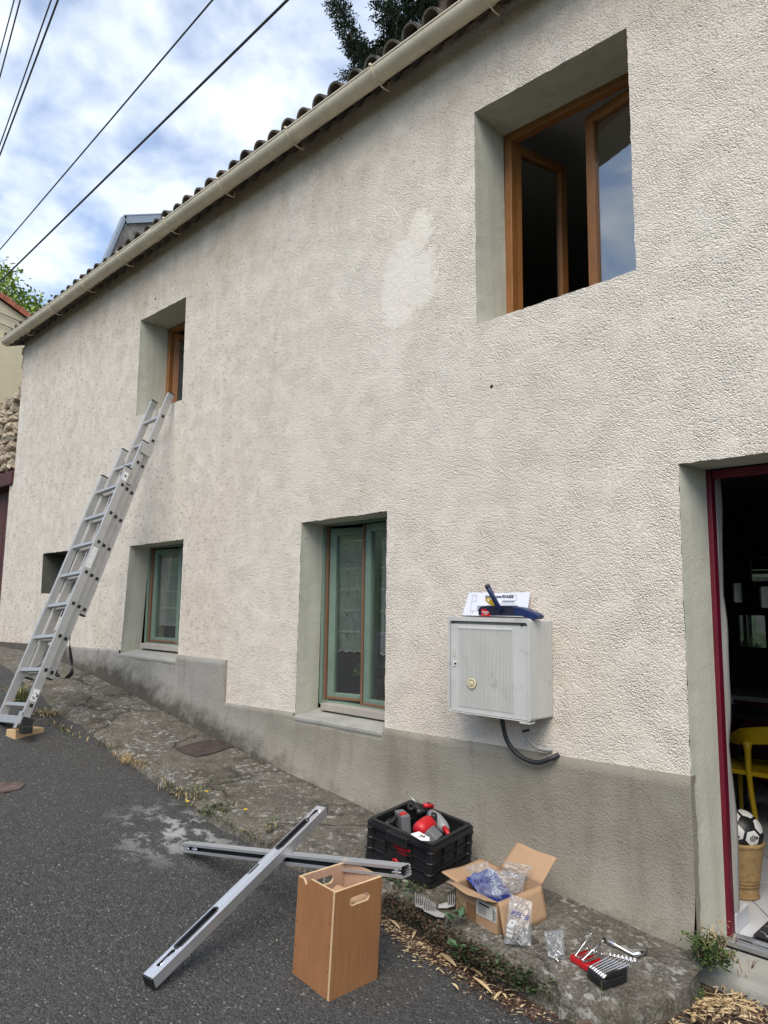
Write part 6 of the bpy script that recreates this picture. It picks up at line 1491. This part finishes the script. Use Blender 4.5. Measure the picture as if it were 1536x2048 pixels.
# low dark creeping weeds along the kerb by the crate and carton
mb = MB(); mid_z = lambda x, y: .5*(road_z(x, y)+pav_z(x, y))
for p in along([(775, 1800), (810, 1825), (860, 1855), (900, 1885), (950, 1915), (1000, 1943), (1045, 1966)], 330, .026, mid_z): p.z = mid_z(p.x, p.y)+RV.uniform(-.02, .02); leaves(mb, p, 16, .040, .016, .013, .045, (2, 2, 2, 7, 7))
for p in along([(930, 1908), (1000, 1945), (1050, 1972), (1085, 1990)], 90, .022, mid_z): p.z = mid_z(p.x, p.y)+RV.uniform(-.01, .02); leaves(mb, p, 14, .04, .019, .017, .04, (2, 2, 3))
tag(mb.build('creeping_weeds', VM), 'low dark creeping weeds along the kerb below the carton', 'weeds', kind='stuff')
mb = MB()
for p in along([(765, 1740), (790, 1765), (830, 1780), (850, 1790)], 36, .03, pav_z): p.z = pav_z(p.x, p.y)+.006; leaves(mb, p, 6, .05, .022, .018, .018, (3, 2))
tag(mb.build('moss_patch', VM), 'thin green moss and leaves on the concrete beside the wooden box', 'moss', kind='stuff')
# litter: shavings, crushed bamboo leaves and red-brown crumbs
mb = MB()
def litter(px, n, jit, L, mi, h=road_z, dz=.006):
    for p in along(px, n, jit, h):
        p.z = h(p.x, p.y)+dz+.004*RV.random(); a = RV.uniform(0, 6.28); d = Vector((math.cos(a), math.sin(a), RV.uniform(-.12, .2))).normalized(); l = L*RV.uniform(.35, 1.15); s = d.cross(Vector((RV.uniform(-.5, .5), RV.uniform(-.5, .5), 1))).normalized()*l*RV.uniform(.035, .10)
        mb.mi = RV.choice(mi); mb.add([p-d*l/2, p+s, p+d*l/2, p-s+Vector((0, 0, .002))], [(0, 1, 2), (0, 2, 3)])
litter([(770, 1828), (800, 1862), (840, 1895), (885, 1925)], 1500, .045, .032, (6, 6, 7, 7, 7))
litter([(790, 1850), (830, 1890), (860, 1920)], 160, .04, .022, (6, 7))
litter([(890, 1922), (940, 1955), (1000, 1995), (1060, 2018), (1110, 2035)], 1100, .04, .034, (6, 7, 7, 7))
litter([(930, 1920), (1050, 1990), (1120, 2030)], 300, .06, .016, (7,))
litter([(1230, 2040), (1300, 2020), (1380, 2010), (1460, 2020), (1530, 2030)], 800, .055, .075, (6, 6, 6, 7), lambda x, y: road_z(x, y)+.02, .012)
litter([(1360, 2030), (1440, 2040), (1530, 2045)], 240, .05, .05, (7, 6, 7), lambda x, y: road_z(x, y)+.02, .02)
litter([(600, 1700), (640, 1715), (700, 1740)], 150, .04, .030, (7, 7, 6)); litter([(300, 1560), (450, 1640), (560, 1690)], 120, .05, .02, (6, 7))
tag(mb.build('litter', VM), 'pale shavings and red-brown leaf crumbs scattered along the kerb', 'litter', kind='stuff')
# separate large dry leaves
n_ = 0
for (x0, y0, x1, y1, w) in ((880, 1908, 912, 1935, 14), (928, 1944, 947, 1925, 9), (938, 1938, 965, 1955, 9), (945, 1955, 985, 1990, 9), (1008, 1982, 1048, 1988, 9), (988, 2001, 1005, 1985, 7), (1004, 1988, 1013, 2000, 6), (778, 1840, 800, 1860, 8), (825, 1878, 833, 1861, 7), (903, 1968, 917, 1982, 6), (1300, 2010, 1350, 1998, 10), (1395, 2008, 1440, 2000, 12), (1440, 2003, 1490, 2020, 10), (1480, 2012, 1525, 2035, 12), (1310, 2032, 1370, 2012, 9), (1405, 2022, 1420, 2002, 9)):
    hf = (lambda x, y: road_z(x, y)+.03) if x0 > 1200 else (lambda x, y: road_z(x, y)+.012)
    a, b = G(x0, y0, hf), G(x1, y1, hf); d = b-a; T = Matrix.Translation(a) @ frame_from(d).to_4x4(); L = d.length; wl_ = w/FPX*3.3/2.6; mb = MB(); mb.smooth = True; g = []
    for i in range(9):
        t = i/8; ww = wl_*math.sin(math.pi*(t*.92+.05))**.8; g.append([(L*t, -ww, .006*math.sin(t*3)+.004), (L*t, 0, .006*math.sin(t*3)), (L*t, ww, .006*math.sin(t*3)+.004)])
    mb.sheet(g, T); tag(mb.build('dry_leaf', M['straw']), 'long pale dry leaf lying '+('on the straw below the doorstep' if x0 > 1200 else 'among the litter along the kerb'), 'leaf', 'dry leaves below the doorstep' if x0 > 1200 else 'dry leaves along the kerb')
# plants one can point to
def plant(name, lab, px, py, h, build_):
    c = G(px, py, h); t = thing(name, lab, 'plant', c); build_(t, c); return t
def grassclump(t, c):
    mb = MB(); tuft(mb, c, 160, .17, .10, (0, 0, 0, 1)); leaves(mb, c, 60, .1, .05, .02, .06, (0,)); mb.build('blades', VM, t)
plant('grass_clump', 'bright green grass clump behind the foot of the ladder', 36, 1400, road_z, grassclump)
def grass2(t, c):
    mb = MB(); tuft(mb, c, 110, .07, .16, (1, 1, 0, 2)); leaves(mb, c, 60, .13, .03, .018, .03, (2, 1)); mb.build('blades', VM, t)
plant('grass_clump', 'flat dry grass clump just right of the ladder foot', 95, 1430, road_z, grass2)
def dand(t, c):
    mb = MB(); tuft(mb, c, 120, .06, .11, (0, 2, 0, 1)); leaves(mb, c, 110, .12, .045, .014, .05, (3, 0, 2)); mb.build('leaves', VM, t)
    for px, py, z in ((412, 1603, .065), (374, 1611, .03), (490, 1635, .05)):
        q = G(px, py+8, mid_z); q.z += z+.01; f_ = MB(); f_.tube([q-Vector((.005, 0, z)), q], .0015, 4); f_.mi = 1
        for k in range(14):
            a = k*2.4; leafblade(f_, q, Vector((math.cos(a), math.sin(a), .6)), .016, .007, droop=0)
        f_.build('yellow_flower', [M['leafg'], M['petal']], t)
plant('dandelion', 'green dandelion clump with three yellow flowers in the kerb joint', 435, 1622, mid_z, dand)
def weedtall(t, c):
    mb = MB()
    for i in range(5):
        b = c+Vector((RV.uniform(-.03, .03), RV.uniform(-.03, .03), 0)); e = b+Vector((RV.uniform(-.03, .03), RV.uniform(-.03, .03), RV.uniform(.08, .13))); mb.mi = 3; mb.tube([b, e], .0015, 4); leaves(mb, e-Vector((0, 0, .06)), 16, .025, .022, .010, .07, (2, 0, 1))
    mb.build('stems', VM, t)
plant('tall_weed', 'upright brownish weed in the joint left of the dandelions', 392, 1606, mid_z, weedtall)
plant('tall_weed', 'feathery grey-green weed in the joint above the grey channel', 548, 1682, mid_z, weedtall)
def nettle(t, c):
    mb = MB(); mb.mi = 3
    for i in range(3):
        b = c+Vector((RV.uniform(-.02, .02), RV.uniform(-.02, .02), 0)); e = b+Vector((RV.uniform(-.04, .04), RV.uniform(-.05, .03), RV.uniform(.10, .17))); mb.mi = 3; mb.tube([b, e], .002, 5)
        for k in range(9): mb.mi = 5; q = b.lerp(e, RV.uniform(.35, 1)); leafblade(mb, q, Vector((RV.uniform(-1, 1), RV.uniform(-1, 1), RV.uniform(0, .5))), RV.uniform(.022, .042), RV.uniform(.018, .03), droop=.2)
    for px, py in ((903, 1850), (918, 1845), (914, 1902), (947, 1905), (930, 1840)):
        q = G(px, py, pav_z)+Vector((0, 0, .02)); mb.mi = 5
        for k in range(3): leafblade(mb, q, Vector((RV.uniform(-1, 1), RV.uniform(-1, .2), .35)), .05, .042, droop=.1)
    mb.build('leaves', VM, t)
plant('nettle', 'light green nettle plant growing at the kerb in front of the carton', 930, 1882, road_z, nettle)
def doorweed(t, c):
    mb = MB()
    for i in range(40): leaves(mb, c+Vector((RV.gauss(0, .035), RV.gauss(-.015, .03), .01+.09*RV.random())), 26, .035, .020, .013, .04, (3, 3, 0))
    for i in range(26): tuft(mb, c+Vector((RV.gauss(.02, .05), RV.gauss(0, .03), .0+.12*RV.random())), 5, .06, .03, (1, 7, 1), .002)
    for k in range(40):
        q = c+Vector((.035+RV.gauss(0, .015), .02+RV.gauss(0, .01), .13+RV.uniform(-.02, .06))); mb.mi = 1; leafblade(mb, q, Vector((RV.uniform(-1, 1), RV.uniform(-1, 1), RV.uniform(-.5, .8))), .016, .005)
    mb.build('leaves', VM, t)
plant('bushy_weed', 'bushy green and browning weed in the corner of the doorstep', 1425, 1935, pav_z, doorweed)
def lowweed(t, c):
    mb = MB()
    for i in range(16): leaves(mb, c+Vector((RV.gauss(0, .022), RV.gauss(0, .022), .01+.04*RV.random())), 22, .03, .018, .013, .03, (3, 3, 0))
    mb.build('leaves', VM, t)
plant('low_weed', 'small dark green weed at the rounded end of the pavement', 1384, 2010, road_z, lowweed)
def stalks(t, c):
    mb = MB()
    for (x0, y0, x1, y1, z) in ((1150, 2048, 1135, 2020, .05), (1160, 2035, 1205, 2048, .04), (1210, 2040, 1245, 2005, .10), (1255, 2020, 1280, 2030, .06), (1130, 2030, 1140, 2040, .05), (1180, 2020, 1200, 2035, .06)):
        a = G(x0, y0, road_z); b = atz(x1, y1, a.z+z); d = b-a; mb.mi = 0; leafblade(mb, a, d, d.length, .010, droop=.05)
    a = G(1203, 2030, road_z); b = atz(1203, 1962, a.z+.20); mb.tube([a, b], .0012, 4); e = atz(1225, 1943, a.z+.24); leafblade(mb, b, e-b, (e-b).length, .008)
    a = G(1255, 2010, road_z); b = atz(1258, 1978, a.z+.12); mb.tube([a, b], .001, 4); mb.build('blades', VM, t)
plant('grass_stalks', 'loose green grass stalks rising in front of the wrench holder', 1205, 2040, road_z, stalks)
# short roots of growth at the wall foot
mb = MB()
for p in along([(130, 1325), (200, 1365), (280, 1405), (380, 1450), (470, 1492), (540, 1530), (600, 1560), (650, 1580)], 70, .012, pav_z):
    p.y = -.085+RV.gauss(0, .012); p.z = pav_z(p.x, p.y)+.004; leaves(mb, p, 4, .02, .016, .009, .016, (2, 7))
tag(mb.build('wall_foot_moss', VM), 'thin dark moss in the joint at the foot of the plinth', 'moss', kind='stuff')
